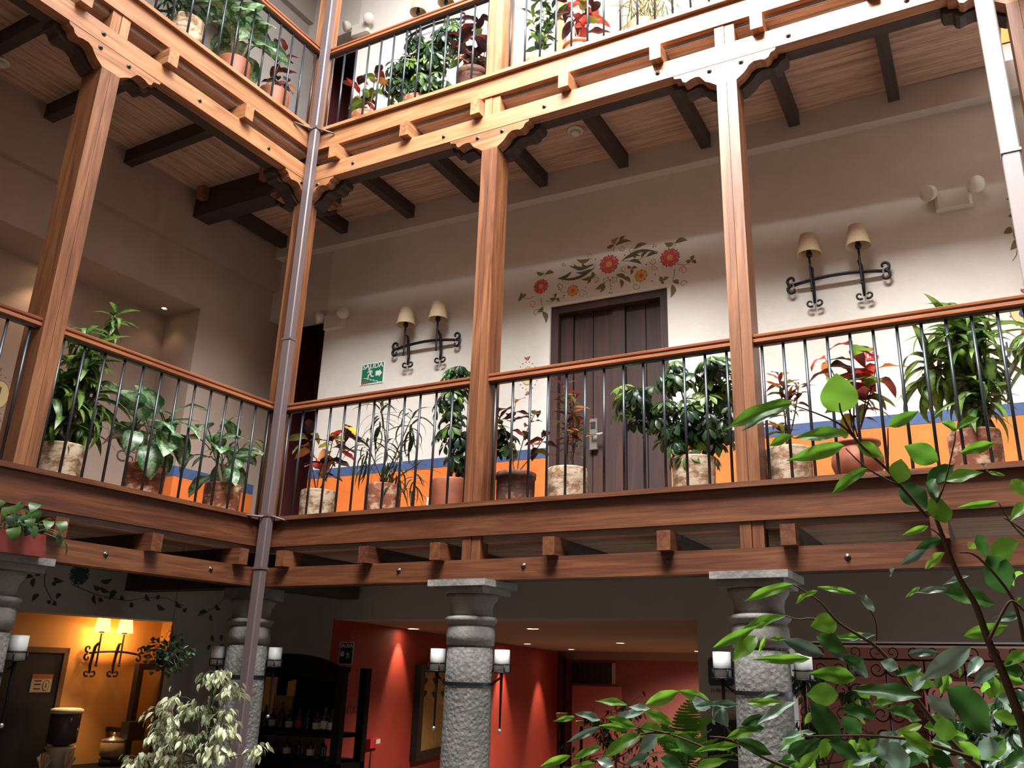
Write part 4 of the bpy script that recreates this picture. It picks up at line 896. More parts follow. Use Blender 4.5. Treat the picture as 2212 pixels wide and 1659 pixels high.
# red fire signs
def fire_sign(P, s, z, w_, h_, label, lx_, dim=False):
    t = thing('fire_sign', label, 'sign', P(s, 0, z)); M = planeM(P(s, -.003, z), lx_, (0, 0, 1)); r_ = plain('shaded_sign_red', (.16, .03, .03)) if dim else SIGNR; w3 = plain('shaded_sign_white', (.35, .28, .27)) if dim else SIGNW  # dim signs have the passage shade put into red and white
    polyM([[(-w_ / 2, -h_ / 2), (w_ / 2, -h_ / 2), (w_ / 2, h_ / 2), (-w_ / 2, h_ / 2)]], M, t, r_, 'sign_plate', .004)
    M2 = M @ Matrix.Translation((0, 0, .005)); text('EXTINTOR', w_ * .17, w3, t, M2 @ Matrix.Translation((0, h_ * .38, 0)))
    polyM([seg(-.05 * w_, -.3 * h_, -.05 * w_, .05 * h_, .2 * w_), disc(-.05 * w_, .08 * h_, .1 * w_), seg(-.05 * w_, .15 * h_, .2 * w_, .2 * h_, .06 * w_), seg(.2 * w_, .2 * h_, .28 * w_, .0, .05 * w_), seg(-.3 * w_, -.3 * h_, -.3 * w_, .0, .1 * w_)], M2, t, w3, 'extinguisher_symbol', .001)
WPs = lambda s, e, z: WB(s, 1.0 + e, z)
def pas(u, v): p = hitp(u, v, (-KW, 1, 0), DW + 1.0); return p.x, p.z
s_, z_ = pas(665, 850); fire_sign(WPs, s_, z_, .24, .30, 'dim red fire extinguisher sign inside the passage, middle floor', wx, True)
s_, z_ = pas(727, 250); fire_sign(WPs, s_, z_, .24, .30, 'dim red fire extinguisher sign inside the passage, top floor', wx, True)
s_, z_ = wall_xz(1882, 765); fire_sign(WFP, s_, z_, .085, .10, 'tiny red and white sign on the white wall behind the colourful plant', wx)
t = thing('light_switch', 'small white switch plate low on the orange wall band', 'switch', WF(.55, 0, .2)); x_, z_ = wall_xz(932, 1084); MB().box((x_ - .04, -.02, z_ - .04), (x_ + .04, 0, z_ + .04), WFP).build('plate', WHITEP, t)

# ------------------------------------------------------------------ leaves and plants
def leaf_mesh(name, m, Ln=1.0, W=.4, droop=.5, fold=.15, wave=.0, shape='ovate', seed=0, petiole=0, nx=2):
    """blade along +Y from the origin, normal +Z; droops towards -Z"""
    rr = random.Random(seed); n = 8; vs = []; fs = []; y = 0; z = 0; a = droop * -.25; pts = []
    for i in range(n + 1):
        pts.append((y, z, a)); a2 = a - droop / n; y += Ln / n * math.cos(a); z += Ln / n * math.sin(a); a = a2
    for i, (py, pz, pa) in enumerate(pts):
        f = i / n
        if shape == 'ovate': w_ = math.sin(PI * min(1, f ** .75 * 1.0)) ** .8
        elif shape == 'heart': w_ = (math.sin(PI * f ** .55)) ** .7
        elif shape == 'strap': w_ = min(1, f * 6 + .25) * (1 - max(0, (f - .45) / .55) ** 1.6)
        elif shape == 'lance': w_ = math.sin(PI * f ** .85)
        elif shape == 'ficus': w_ = math.sin(PI * f ** .8) ** .85 if f < .82 else max(0, (1 - f) / .18) ** 1.3 * .42
        elif shape == 'obovate': w_ = math.sin(PI * f ** 1.4) ** .9
        w_ = max(.012, w_) * W / 2
        for k in range(-nx, nx + 1):
            t = k / nx; zz = pz + abs(t) * w_ * fold + wave * w_ * math.sin(f * 11 + t * 2 + seed) * abs(t)
            vs.append((t * w_, py, zz))
    c = 2 * nx + 1
    for i in range(n):
        for k in range(2 * nx): fs.append((i * c + k, i * c + k + 1, (i + 1) * c + k + 1, (i + 1) * c + k))
    mb = MB(); mb.add(vs, fs, True)
    return mb.mesh(name, m)
LMC = {}
def LM(shape, col, W, droop, fold=.2, wave=.1, var=3, name='leaf'):
    key = (shape, col, W, droop, fold, wave)
    if key not in LMC: LMC[key] = [leaf_mesh(name, L[col], 1.0, W, droop * (.6 + .45 * i), fold, wave, shape, i * 7 + 1) for i in range(var)]
    return LMC[key]
def whorl_mesh(col, n=7, droop=.8, seed=0):
    mb = MB(); rr = random.Random(seed)
    for k in range(n):
        a = 2 * PI * k / n + rr.uniform(-.1, .1); q = leaf_mesh('tmp', None, 1.0 * rr.uniform(.8, 1.05), .40, .5, .25, .0, 'obovate', k, nx=1)
        R = Matrix.Rotation(a, 4, 'Z') @ Matrix.Translation((0, .14, 0)) @ Matrix.Rotation(-droop * rr.uniform(.5, .9), 4, 'X')
        b = len(mb.v); mb.v += [R @ v.co for v in q.vertices]; mb.f += [tuple(i + b for i in p.vertices) for p in q.polygons]; mb.sm += [True] * len(q.polygons)
        bpy.data.meshes.remove(q)
    me = mb.mesh('whorl', L[col]); return me
def orient(d, roll=0, up=Vector((0, 0, 1))):
    y = Vector(d).normalized(); x = y.cross(up)
    if x.length < 1e-3: x = Vector((1, 0, 0))
    x.normalize(); z = x.cross(y); M = Matrix((x, y, z)).transposed().to_4x4(); return M @ Matrix.Rotation(roll, 4, 'Y')
def put_leaf(me, t, p, d, size, roll=0, up=Vector((0, 0, 1)), name='leaf', wx_=1.0):
    o = bpy.data.objects.new(name, me); link(o); o.parent = t
    o.matrix_local = Matrix.Translation(Vector(p) - Vector(t.location)) @ orient(d, roll, up) @ Matrix.Diagonal((size * wx_, size, size, 1)); return o
def pot(t, c, kind, r=.15, h=.265):
    c = Vector(c); m = dict(w=POT_WHITE, m=POT_MIX, r=POT_RED, b=POT_BROWN, R=POT_RED)[kind]
    if kind == 'R': prof = [(r * .62, 0), (r * .85, h * .15), (r * 1.03, h * .45), (r * 1.02, h * .62), (r * .86, h * .84), (r * .86, h * .90), (r * .96, h * .93), (r * .96, h), (r * .84, h), (r * .80, h * .86)]
    elif kind == 'b': prof = [(r * .90, 0), (r * .97, h * .3), (r * .98, h * .82), (r * 1.03, h * .83), (r * 1.04, h * .98), (r * .98, h), (r * .9, h * .99), (r * .88, h * .86)]
    else: prof = [(r * .92, 0), (r * .97, h * .2), (r * .99, h * .75), (r * .98, h * .94), (r * .96, h * .99), (r * .90, h), (r * .87, h * .96), (r * .86, h * .86)]
    MB().lathe(prof, c, 28, False).lathe([(.0001, .004), (r * .6, .004)], c, 28, False).build('pot', m, t)
    MB().lathe([(.0001, h * .90), (r * .86, h * .88)], c, 20, False).build('soil', SOIL, t)
    return c + Vector((0, 0, h * .88))
def branch(t, pts, r0, r1, m, name='stem', n=6):
    k = len(pts); return MB().tube(pts, [r0 + (r1 - r0) * i / (k - 1) for i in range(k)], n).build(name, m, t)
def arc(a, b, bend, n=6, side=Vector((0, 0, 0))):
    a, b = Vector(a), Vector(b); out = []
    for i in range(n + 1):
        f = i / n; out.append(a.lerp(b, f) + (Vector((0, 0, bend)) + side) * math.sin(PI * f))
    return out
def newplant(P, s, d, z, label, kind, r=.15, h=.265, cat='potted plant', name='potted_plant'):
    c = P(s, d, z); t = thing(name, label, cat, c); top = pot(t, c, kind, r, h); return t, top
def rnd_dir(rr, el0, el1, az=None):
    a = rr.uniform(0, 2 * PI) if az is None else az; e = rr.uniform(el0, el1); return Vector((math.cos(a) * math.cos(e), math.sin(a) * math.cos(e), math.sin(e)))
def croton(P, s, d, z, label, kind, cols, tips, nl=9, size=.17, W=.38, seed=1, shape='ovate', r=.15, h=.265, low=0.5, el=(-.3, .6), stemr=.006, droop=.9, name='potted_croton', wave=.25):
    rr = random.Random(seed); t, top = newplant(P, s, d, z, label, kind, r, h, name=name)
    for ds, dd, dz in tips:
        e = P(s + ds, d + dd, z + dz); a = top + Vector((rr.uniform(-.03, .03), rr.uniform(-.03, .03), -.01)); pts = arc(a, e, 0, 7, Vector((rr.uniform(-.03, .03), rr.uniform(-.03, .03), 0)))
        branch(t, pts, stemr, stemr * .5, TWIG)
        for k in range(nl):
            f = low + (1 - low) * (k / max(1, nl - 1)) ** .8; i = min(6, int(f * 7)); p = pts[i].lerp(pts[i + 1], f * 7 - i)
            az = k * 2.4 + rr.uniform(-.4, .4); dr = rnd_dir(rr, el[0] + .9 * (f - .5), el[1] + .5 * (f - .5), az)
            col = rr.choices([c for c, _ in cols], [q for _, q in cols])[0]
            put_leaf(rr.choice(LM(shape, col, W, droop, .25, wave)), t, p, dr, size * rr.uniform(.7, 1.15), rr.uniform(-.5, .5))
    return t
def dracaena(P, s, d, z, label, kind, heads, col='drac', n=26, size=.34, W=.16, seed=1, r=.15, h=.265, trunk=.022, droop=1.3, tm=None, name='potted_dracaena', el=(-.2, 1.2), spread=.10):
    rr = random.Random(seed); t, top = newplant(P, s, d, z, label, kind, r, h, name=name)
    for ds, dd, dz, sc in heads:
        e = P(s + ds, d + dd, z + dz); a = top + Vector((rr.uniform(-.04, .04), rr.uniform(-.04, .04), -.02))
        pts = arc(a, e, 0, 6, Vector((rr.uniform(-.02, .02), rr.uniform(-.02, .02), 0))); branch(t, pts, trunk, trunk * .6, tm or CANE, 'cane')
        for k in range(int(n * (.5 + .5 * sc))):
            f = k / n; az = k * 2.4 + rr.uniform(-.3, .3); p = e + Vector((0, 0, -spread * (1 - f) * 2 + spread * .3)); q = el[0] + (el[1] - el[0]) * f
            put_leaf(rr.choice(LM('strap', col, W, droop, .3, .03)), t, p, rnd_dir(rr, q - .2, q + .2, az), size * sc * rr.uniform(.75, 1.1), rr.uniform(-.3, .3))
    return t
WH = {}
def schefflera(P, s, d, z, label, kind, blobs, n=46, size=.085, seed=1, cols=(('dark', 5), ('green', 3), ('light', 1)), r=.15, h=.265, name='potted_schefflera'):
    rr = random.Random(seed); t, top = newplant(P, s, d, z, label, kind, r, h, name=name)
    for c in ('dark', 'green', 'light'):
        if c not in WH: WH[c] = [whorl_mesh(c, 7 + i, .15 + .28 * i, i) for i in range(3)]
    tot = sum(b[4] for b in blobs); hubs = []
    for ds, dd, dz, R_, wt in blobs:
        hub = P(s + ds * .8, d + dd * .8, z + max(.3, dz - .08)); branch(t, arc(top, hub, 0, 5, Vector((rr.uniform(-.03, .03), 0, 0))), .008, .005, TWIG)
        for k in range(int(n * wt / tot)):
            v = Vector((rr.gauss(0, 1), rr.gauss(0, 1), rr.gauss(0, 1))).normalized() * R_ * rr.uniform(.45, 1.0); c = P(s + ds, d + dd, z + dz) + Vector((v.x, v.y * .8, v.z)); c.z = max(c.z, z + .24)
            st = hub.lerp(c, .25); MBt = MB().tube([st, st.lerp(c, .6) + Vector((0, 0, -.01)), c], .0025, 4); MBt.build('petiole', GTWIG, t)
            up = (v.normalized() * .7 + Vector((0, 0, 1)) + Vector((0, -.35, 0))).normalized()
            col = rr.choices([q for q, _ in cols], [w_ for _, w_ in cols])[0]
            o = bpy.data.objects.new('leaf_whorl', rr.choice(WH[col])); link(o); o.parent = t
            o.matrix_local = Matrix.Translation(c - Vector(t.location)) @ up.to_track_quat('Z', 'Y').to_matrix().to_4x4() @ Matrix.Rotation(rr.uniform(0, 6), 4, 'Z') @ Matrix.Scale(size * rr.uniform(.75, 1.15), 4)
    return t
def dieff(P, s, d, z, label, kind, canes, leaves, seed=1, size=.32, r=.15, h=.265, W=.58):
    rr = random.Random(seed); t, top = newplant(P, s, d, z, label, kind, r, h, name='potted_dieffenbachia')
    for cx, cz in canes:
        e = P(s + cx, d, z + cz); branch(t, arc(top + Vector((0, 0, -.02)) + (e - top) * .1, e, 0, 6, Vector((.015, 0, 0))), .02, .013, CANE, 'cane')
        for k in range(leaves):
            f = k / leaves; az = k * 2.4 + rr.uniform(-.3, .3) + seed; dr = rnd_dir(rr, .1 + .9 * f, .35 + 1.0 * f, az); b = e + Vector((0, 0, -.16 * (1 - f) + .04)); p = b + dr * .13
            MB().tube(arc(b, p, .01, 3), .005, 5).build('petiole', GTWIG, t)
            put_leaf(rr.choice(LM('ovate', 'dief', W, 1.1, .2, .12)), t, p, (dr + Vector((0, 0, -.45 + .5 * f))), size * rr.uniform(.75, 1.1), rr.uniform(-.4, .4))
    return t
MIX = [('darkred', 4), ('purple', 4), ('red', 2), ('orange', 1), ('olive', 2)]
croton(PB, .26, .30, 0, 'croton with red and yellow leaves in a whitewashed pot nearest the rain pipe', 'w', [('red', 2), ('purple', 4), ('yellow', 2), ('orange', 1), ('olive', 1)],
       [(-.16, -.05, .80), (.10, .0, .72), (.22, .03, .84), (.02, 0, .52)], 7, .225, .44, 3, low=.62, name='potted_croton')
dracaena(PB, .95, .30, 0, 'thin-leaved dracaena in a flaking pot below the exit sign', 'm', [(-.10, 0, .98, 1), (.22, .02, .84, 1), (.02, -.04, .62, .9), (-.22, 0, .66, .9), (.12, 0, .50, .9), (.30, 0, .40, .8)], 'dark', 24, .30, .065, 5, trunk=.007, droop=1.7, tm=TWIG, name='potted_dracaena', spread=.13)
schefflera(PB, 1.59, .32, 0, 'tall schefflera in a red-brown pot left of the second post', 'r', [(0, 0, 1.16, .13, 2), (-.04, 0, .92, .16, 2), (.02, 0, .68, .18, 3), (.10, 0, .46, .16, 2.5), (.40, .05, .56, .16, 2)], 100, .10, 7)
croton(PB, 2.19, .30, 0, 'croton with dark and coral leaves in a brown pot right of the second post', 'b', [('purple', 6), ('darkred', 3), ('pinkl', 2), ('olive', 1)], [(-.20, 0, .80), (-.02, 0, .86), (.16, 0, .74), (.24, .03, .56)], 7, .18, .40, 11, low=.60)
croton(PB, 2.625, .30, 0, 'narrow-leaved croton in a whitewashed pot in front of the dark door', 'w', [('darkred', 5), ('olive', 4), ('purple', 3), ('orange', 2), ('green', 2)], [(-.04, 0, .92), (.06, 0, .80), (-.02, .03, .66), (.10, -.02, .60)], 22, .15, .20, 13, shape='lance', low=.40, el=(-.1, .9), droop=.7)
schefflera(PB, 3.58, .32, 0, 'wide schefflera in a whitewashed pot right of the dark door', 'w', [(-.42, 0, .72, .22, 3), (-.18, .02, .55, .22, 3), (.10, 0, .55, .26, 5), (.22, 0, .82, .20, 3), (-.10, 0, .88, .14, 1.5), (0, 0, .36, .22, 2)], 190, .10, 17, cols=(('dark', 5), ('green', 4), ('light', 2)))
croton(PB, 4.23, .30, 0, 'small croton with narrow red leaves in a whitewashed pot right of the sunlit post', 'w', [('darkred', 4), ('orange', 2), ('olive', 2), ('purple', 2), ('green', 2)], [(-.03, 0, .78), (.10, 0, .70), (-.06, 0, .42), (.02, .02, .62)], 15, .13, .24, 19, shape='lance', low=.62, el=(0, .9))
croton(PB, 4.655, .30, 0, 'showy croton with big red, orange and lime leaves in a round terracotta pot', 'R', [('darkred', 3), ('red', 2), ('purple', 4), ('orange', 1.5), ('light', 2), ('yellow', 1), ('olive', 1)], [(-.14, 0, .86), (.04, 0, .93), (.18, 0, .80), (0, .02, .60), (.10, -.03, .66)], 8, .22, .42, 23, low=.55, r=.155)
dracaena(PB, 5.33, .32, 0, 'large dense striped dracaena in a big pot at the right end', 'm', [(-.05, 0, .96, 1), (.12, .02, .86, 1), (-.20, 0, .78, 1), (.05, .05, 1.08, .9), (0, 0, .66, .9), (.40, .02, .88, .8), (.05, -.03, .55, .9)], 'drac', 30, .34, .19, 29, r=.15, h=.27, trunk=.024, droop=1.5, spread=.12)
# middle floor, left side
dracaena(PL, 1.66, .30, 0, 'tall dark dracaena in a whitewashed pot beside the leftmost post', 'w', [(0, 0, .86, 1), (-.16, 0, .72, 1), (.14, 0, .70, 1), (-.05, .02, .98, 1), (-.12, 0, .54, .9), (.06, 0, .50, .9), (-.22, .05, 1.38, .62), (.02, 0, 1.14, .7)], 'drac', 24, .32, .20, 31, trunk=.018, droop=1.5, tm=BARK)
dieff(PL, .99, .30, 0, 'broad-leaved dieffenbachia in a brown pot, middle of the left railing', 'm', [(.02, .50), (-.10, .62), (.14, .56)], 8, 37)
dieff(PL, .22, .32, 0, 'broad-leaved dieffenbachia in a mottled pot left of the rain pipe', 'm', [(.04, .44), (-.12, .56), (.18, .58)], 8, 41, .25)
dieff(PL, 2.62, .30, 0, 'dieffenbachia beyond the leftmost post, cut by the photo edge', 'r', [(.0, .40)], 8, 43, .24)
# top floor, back
croton(PB, .35, .30, UP, 'top floor croton with lime and red leaves, right of the rain pipe', 'm', [('darkred', 3), ('olive', 3), ('light', 1), ('orange', 1), ('red', 2), ('purple', 1)], [(-.14, 0, .72), (.08, 0, .80), (-.04, 0, .50)], 7, .22, .40, 51, low=.55)
schefflera(PB, .97, .32, UP, 'top floor big schefflera in a clay pot behind the railing', 'm', [(-.26, 0, .62, .2, 3), (.02, 0, .75, .26, 5), (.24, 0, .82, .22, 3), (.12, 0, .42, .24, 3), (-.15, 0, .40, .2, 2), (.30, 0, 1.02, .12, 1)], 190, .105, 53, cols=(('dark', 5), ('green', 4), ('light', 1)))
croton(PB, 1.59, .30, UP, 'top floor purple-leaved plant left of the blown-out post', 'b', [('purple', 7), ('darkred', 3), ('green', 2), ('pinkl', 1)], [(-.18, 0, .90), (.04, 0, .98), (.14, 0, .72), (-.06, 0, .62), (.05, .03, .50)], 9, .22, .44, 57, low=.45, h=.36)
croton(PB, 2.31, .30, UP, 'top floor upright green plant in a pale pot right of the blown-out post', 'w', [('green', 5), ('dark', 4), ('light', 1)], [(-.12, 0, .85), (.0, 0, .95), (.10, 0, .80), (.04, 0, .55), (-.06, 0, .60), (.16, 0, .7)], 14, .13, .34, 59, shape='lance', low=.25, el=(.1, 1.1), droop=.6, name='potted_plant')
croton(PB, 2.68, .30, UP, 'top floor croton with red and purple leaves in a round clay pot', 'R', [('purple', 5), ('red', 2), ('darkred', 4), ('olive', 1)], [(-.12, 0, .82), (.06, 0, .90), (.14, 0, .68)], 8, .20, .42, 61, low=.45)
dracaena(PB, 3.28, .30, UP, 'top floor feathery plant in a clay pot in the brightest part', 'r', [(-.10, 0, .66, .9), (.06, 0, .76, 1), (.20, 0, .60, .9), (0, .03, .48, .9)], 'olive', 46, .26, .045, 67, trunk=.006, droop=1.5, tm=TWIG, spread=.2, name='potted_fern')
# top floor, left
dracaena(PL, 1.34, .30, UP, 'top floor strap-leaved plant in a pale pot, leftmost of the left side', 'w', [(0, 0, .62, .9), (.12, 0, .50, .8), (.22, 0, .60, .8)], 'dark', 24, .28, .12, 71, trunk=.012, h=.40)
dieff(PL, .80, .30, UP, 'top floor dieffenbachia with pale trunks in a clay pot', 'r', [(.02, .72), (-.12, .66), (.14, .80)], 9, 73, .34, h=.36)
croton(PL, .30, .30, UP, 'top floor croton with dark and coral leaves, left of the rain pipe', 'r', [('purple', 6), ('darkred', 3), ('pinkl', 1), ('orange', 1), ('olive', 1)], [(-.06, 0, .90), (.06, 0, .82), (-.14, 0, .58), (-.02, 0, .52)], 6, .20, .34, 79, low=.6, h=.36)

# planter box on the leftmost capital, with a trailing heart-leaved plant
t = thing('planter_box', 'dark red planter box with a heart-leaved plant, on the leftmost column top', 'planter', PL(2.13, -.09, -.56)); c_ = PL(2.13, -.09, 0)
RB = plain('dark_red_box', (.20, .030, .022), .5, 0, .2, 8)
MB().box((1.96, -.20, -.556), (2.36, -.02, -.43), PL).build('box_body', RB, t); MB().box((1.945, -.212, -.565), (2.375, -.008, -.540), PL).build('box_foot', RB, t); MB().box((1.98, -.18, -.43), (2.34, -.04, -.428), PL).build('soil', SOIL, t)
rr = random.Random(5)
for k in range(58):
    b = PL(rr.uniform(1.98, 2.32), rr.uniform(-.16, -.08), -.43); dr = rnd_dir(rr, -.2, 1.2); 
    if dr.y > .2 and rr.random() < .5: dr.y *= -1
    Lh = rr.uniform(.08, .24); e = b + dr * Lh + Vector((.07 * rr.random(), 0, -.05 * Lh / .2 + .03)); e.x += .02
    MB().tube(arc(b, e, .03, 4), .002, 4).build('stem', GTWIG, t)
    put_leaf(rr.choice(LM('heart', rr.choice(['green', 'dark', 'green']), .85, .9, .15, .05)), t, e, Vector((dr.x, dr.y - .3, -.5 + rr.uniform(-.4, .3))), rr.uniform(.06, .095), rr.uniform(-.5, .5))
# hanging basket
hb = PL(.93, .75, 0); hz = -.98
ctr = hitp(362, 1415, (-math.cos(TH), math.sin(TH), 0), .35)
t = thing('hanging_plant', 'round-leaved green plant hanging in a dark pot below the left beam', 'hanging plant', ctr)
MB().lathe([(.045, -.09), (.075, -.05), (.085, .02), (.08, .02)], ctr, 18, False).lathe([(.0001, -.09), (.045, -.09)], ctr, 18, False).build('pot', BLACK, t)
MB().tube([ctr + Vector((0, 0, .02)), Vector((ctr.x, ctr.y, -.285))], .0022, 4).build('wire', IRON, t)
for a in range(3): MB().tube([ctr + Vector((.08 * math.cos(a * 2.1), .08 * math.sin(a * 2.1), .02)), ctr + Vector((0, 0, .22))], .0018, 4).build('wire', IRON, t)
rr = random.Random(9)
for k in range(190):
    dr = Vector((rr.gauss(0, 1), rr.gauss(0, 1), rr.gauss(-.1, .9))).normalized(); e = ctr + Vector((dr.x * .17, dr.y * .17, dr.z * .16 + .02)) * rr.uniform(.55, 1.08)
    if k % 3 == 0: MB().tube(arc(ctr + Vector((0, 0, .01)), e, .03, 3), .0016, 3).build('stem', GTWIG, t)
    put_leaf(rr.choice(LM('heart', rr.choice(['green', 'dark', 'ficg']) if rr.random() < .35 else 'green', 1.0, .5, .1, 0)), t, e, rnd_dir(rr, -.9, .5), rr.uniform(.030, .044), rr.uniform(-.6, .6))
# ------------------------------------------------------------------ variegated ficus, lower left
def at_y(u, v, y): return hitp(u, v, (0, 1, 0), y)
def bush(label, name, y, blobs, n, size, col, seed, base, shape='ficus', W=.48, twig=BARK, trunkr=.014):
    rr = random.Random(seed); bx = at_y(*base, y); t = thing(name, label, 'tree', (bx.x, y, GZ)); root = Vector((bx.x, y, GZ))
    MB().lathe([(.14, 0), (.19, .1), (.22, .34), (.20, .36), (.18, .30)], root, 20, False).lathe([(.0001, .30), (.19, .30)], root, 20, False).build('pot', POT_BROWN, t)
    tot = sum(b[3] for b in blobs); fork = Vector((bx.x, y, bx.z)); branch(t, [root + Vector((0, 0, .25)), root.lerp(fork, .6) + Vector((.02, 0, 0)), fork], trunkr, trunkr * .7, twig, 'trunk')
    cnt = 0; extra = MB()
    for u, v, R_, wt in blobs:
        c = at_y(u, v, y); k = int(n * wt / tot); rad = R_ * (c - CP).dot(CF) / FPX; branch(t, arc(fork, c, -.02, 5), trunkr * .45, .003, twig, 'branch')
        tw = [c + Vector((rr.gauss(0, 1) * rad * .55, rr.gauss(0, 1) * rad * .5, rr.gauss(0, .7) * rad * .6)) for _ in range(max(2, k // 7))]
        for q in tw: MB().tube(arc(c, q, .02, 3), .0018, 3).build('twig', twig, t)
        for i in range(k):
            q = rr.choice(tw); p = c.lerp(q, rr.uniform(.35, 1.1)) + Vector((rr.gauss(0, .02), rr.gauss(0, .02), rr.gauss(0, .015))); dd = (p - c); dd.z = 0; d_ = dd.normalized() * .7 + Vector((rr.gauss(0, .4), rr.gauss(0, .4), -.55)) if dd.length > 1e-4 else Vector((0, 0, -1))
            cc = rr.choice(col) if isinstance(col, list) else col
            me = rr.choice(LM(shape, cc, W, .6, .3, .12)); sc_ = size * rr.uniform(.7, 1.15); ro = rr.uniform(-.7, .7); cnt += 1
            if rr.random() < 290 / n: put_leaf(me, t, p, d_, sc_, ro)
            else:
                M = Matrix.Translation(p) @ orient(d_, ro) @ Matrix.Scale(sc_, 4); b_ = len(extra.v); extra.v += [M @ v_.co for v_ in me.vertices]; extra.f += [tuple(i_ + b_ for i_ in q_.vertices) for q_ in me.polygons]; extra.sm += [True] * len(me.polygons)
    if extra.v: o = extra.build('small_leaves', L[col[0] if isinstance(col, list) else col], t); o['kind'] = 'stuff'
    return t
YV = -1.3
bush('variegated cream and green ficus tree in front of the corner column', 'variegated_ficus', YV, [(465, 1455, 30, 1.2), (495, 1490, 30, 1), (490, 1540, 16, .4), (430, 1530, 45, 2.2), (370, 1540, 45, 2), (480, 1570, 45, 2), (340, 1590, 45, 1.8), (410, 1590, 50, 2.4), (470, 1620, 45, 1.6), (300, 1640, 38, 1.4), (380, 1645, 45, 1.6), (555, 1618, 22, .8), (440, 1665, 40, 1)], 900, .060, 'vari', 3, (430, 1640), W=.40)
# dark bushes and a fern in the courtyard, low right
bush('dark small-leaved bush low in the lobby opening, behind the foreground leaves', 'dark_bush', .9, [(1290, 1560, 50, 1), (1350, 1545, 50, 1), (1320, 1600, 60, 1.4), (1400, 1580, 50, 1), (1270, 1640, 60, 1.2), (1370, 1650, 70, 1.5)], 420, .05, ['dark', 'green'], 21, (1330, 1640), shape='lance', W=.4)
bush('glossy dark bush behind the grille on the right', 'dark_bush', 1.0, [(1740, 1470, 40, 1), (1760, 1560, 50, 1.3), (1850, 1500, 50, 1), (1730, 1640, 60, 1.2), (1860, 1620, 60, 1.4)], 300, .075, ['dark', 'green'], 25, (1790, 1650), W=.5)
bush('pale glossy bush at the lower right corner', 'pale_bush', -.9, [(2110, 1560, 60, 1), (2180, 1500, 50, 1), (2150, 1630, 60, 1.3), (2200, 1590, 50, 1)], 200, .075, ['ficg', 'green', 'dark'], 27, (2150, 1655), W=.55)
t = thing('fern', 'feathery green fern in front of the grey pier, low right of centre', 'fern', at_y(1475, 1700, .7)); fr0 = at_y(1475, 1640, .7); t.location = (fr0.x, fr0.y, GZ)
MB().lathe([(.12, 0), (.16, .3), (.15, .3)], (fr0.x, fr0.y, GZ), 18, False).build('pot', POT_BROWN, t); branch(t, [Vector((fr0.x, fr0.y, GZ + .2)), fr0], .03, .03, BARK, 'trunk')
rr = random.Random(31)
def frond():
    mb = MB(); n = 16
    for i in range(n):
        f = i / n; y = f; z = .25 * f - .45 * f * f
        for sg in (-1, 1):
            l = .22 * math.sin(PI * (f * .85 + .12)); mb.add([(0, y, z), (0, y + .04, z), (sg * l, y + .07, z - .03), (sg * l * .9, y + .03, z - .03)], [(0, 1, 2, 3)] if sg > 0 else [(3, 2, 1, 0)])
    return mb.mesh('frond', L['fic'])
FR = frond()
for k in range(26): put_leaf(FR, t, fr0 + Vector((0, 0, rr.uniform(-.1, .1))), rnd_dir(rr, .1, 1.2), rr.uniform(.28, .42), name='frond')
# two yellow blooms on dark stems
for (u, v, lb) in ((1214, 1546, 'yellow cup on a dark turned stand, left of its twin'), (1256, 1563, 'yellow cup on a dark turned stand, right of its twin')):
    p = at_y(u, v, 1.9); t = thing('yellow_candle_stand', lb, 'candle stand', (p.x, p.y, GZ))
    MB().lathe([(.03, -.02), (.048, -.015), (.052, .012), (.045, .022), (.0001, .022)], p, 14).build('cup', plain('marigold', (.75, .32, .02), .6), t)
    prof = [(.012, -.02)]
    for i in range(12): z_ = -.05 - i * .14; prof += [(.012, z_), (.026, z_ - .035), (.012, z_ - .07)]
    MB().lathe(prof[::-1] + [(.03, -.018)], p, 10).build('turned_stem', BLACKW, t)

# ------------------------------------------------------------------ furniture of the lit room
def boxL(s0, s1, d0, d1, z0, z1): return MB().box((min(s0, s1), d0, z0), (max(s0, s1), d1, z1), PL)
sA, zA = L3(300, 1440, 2.6); sB, zB = L3(345, 1600, 2.6)
t = thing('mirror_stand', 'tall black framed mirror at the right end of the ochre wall', 'mirror', PL(-1.0, 2.6, GZ))
boxL(-1.02, -.96, 2.55, 2.62, GZ + .002, -1.17).build('frame', BLACK, t); boxL(-1.36, -1.30, 2.55, 2.62, GZ + .002, -1.17).build('frame', BLACK, t)
boxL(-1.30, -1.02, 2.55, 2.62, -1.23, -1.17).build('frame', BLACK, t); boxL(-1.30, -1.02, 2.59, 2.61, GZ + .3, -1.23).build('mirror_glass', plain('pale_mirror', (.40, .33, .24), .15, .8), t)
s0, z0 = L3(268, 1600, 2.4); s1, z1 = L3(310, 1558, 2.4)
t = thing('small_monitor', 'small black monitor box mounted beside the mirror', 'monitor', PL(s0, 2.4, z0)); boxL(s0, s1, 2.36, 2.48, z0, z1).build('case', BLACK, t)
boxL((s0 + s1) / 2 - .02, (s0 + s1) / 2 + .02, 2.48, D3, (z0 + z1) / 2 - .02, (z0 + z1) / 2 + .02).build('wall_arm', BLACK, t)
tt = -2.10
t = thing('sideboard', 'dark wooden sideboard below the lit wall lamp', 'sideboard', PL(-.4, 2.45, GZ)); boxL(-.94, .35, 2.2, 2.75, tt - .05, tt).build('top', BLACKW, t); boxL(-.90, .31, 2.24, 2.72, GZ + .002, tt - .05).build('body', BLACKW, t)
def upr(u, d): return L3(u, 1600, d)[0]
c_ = PL(upr(133, 2.45), 2.45, 0)
t = thing('water_dispenser', 'white water dispenser with a tinted upturned bottle under the lamp', 'dispenser', (c_.x, c_.y, tt))
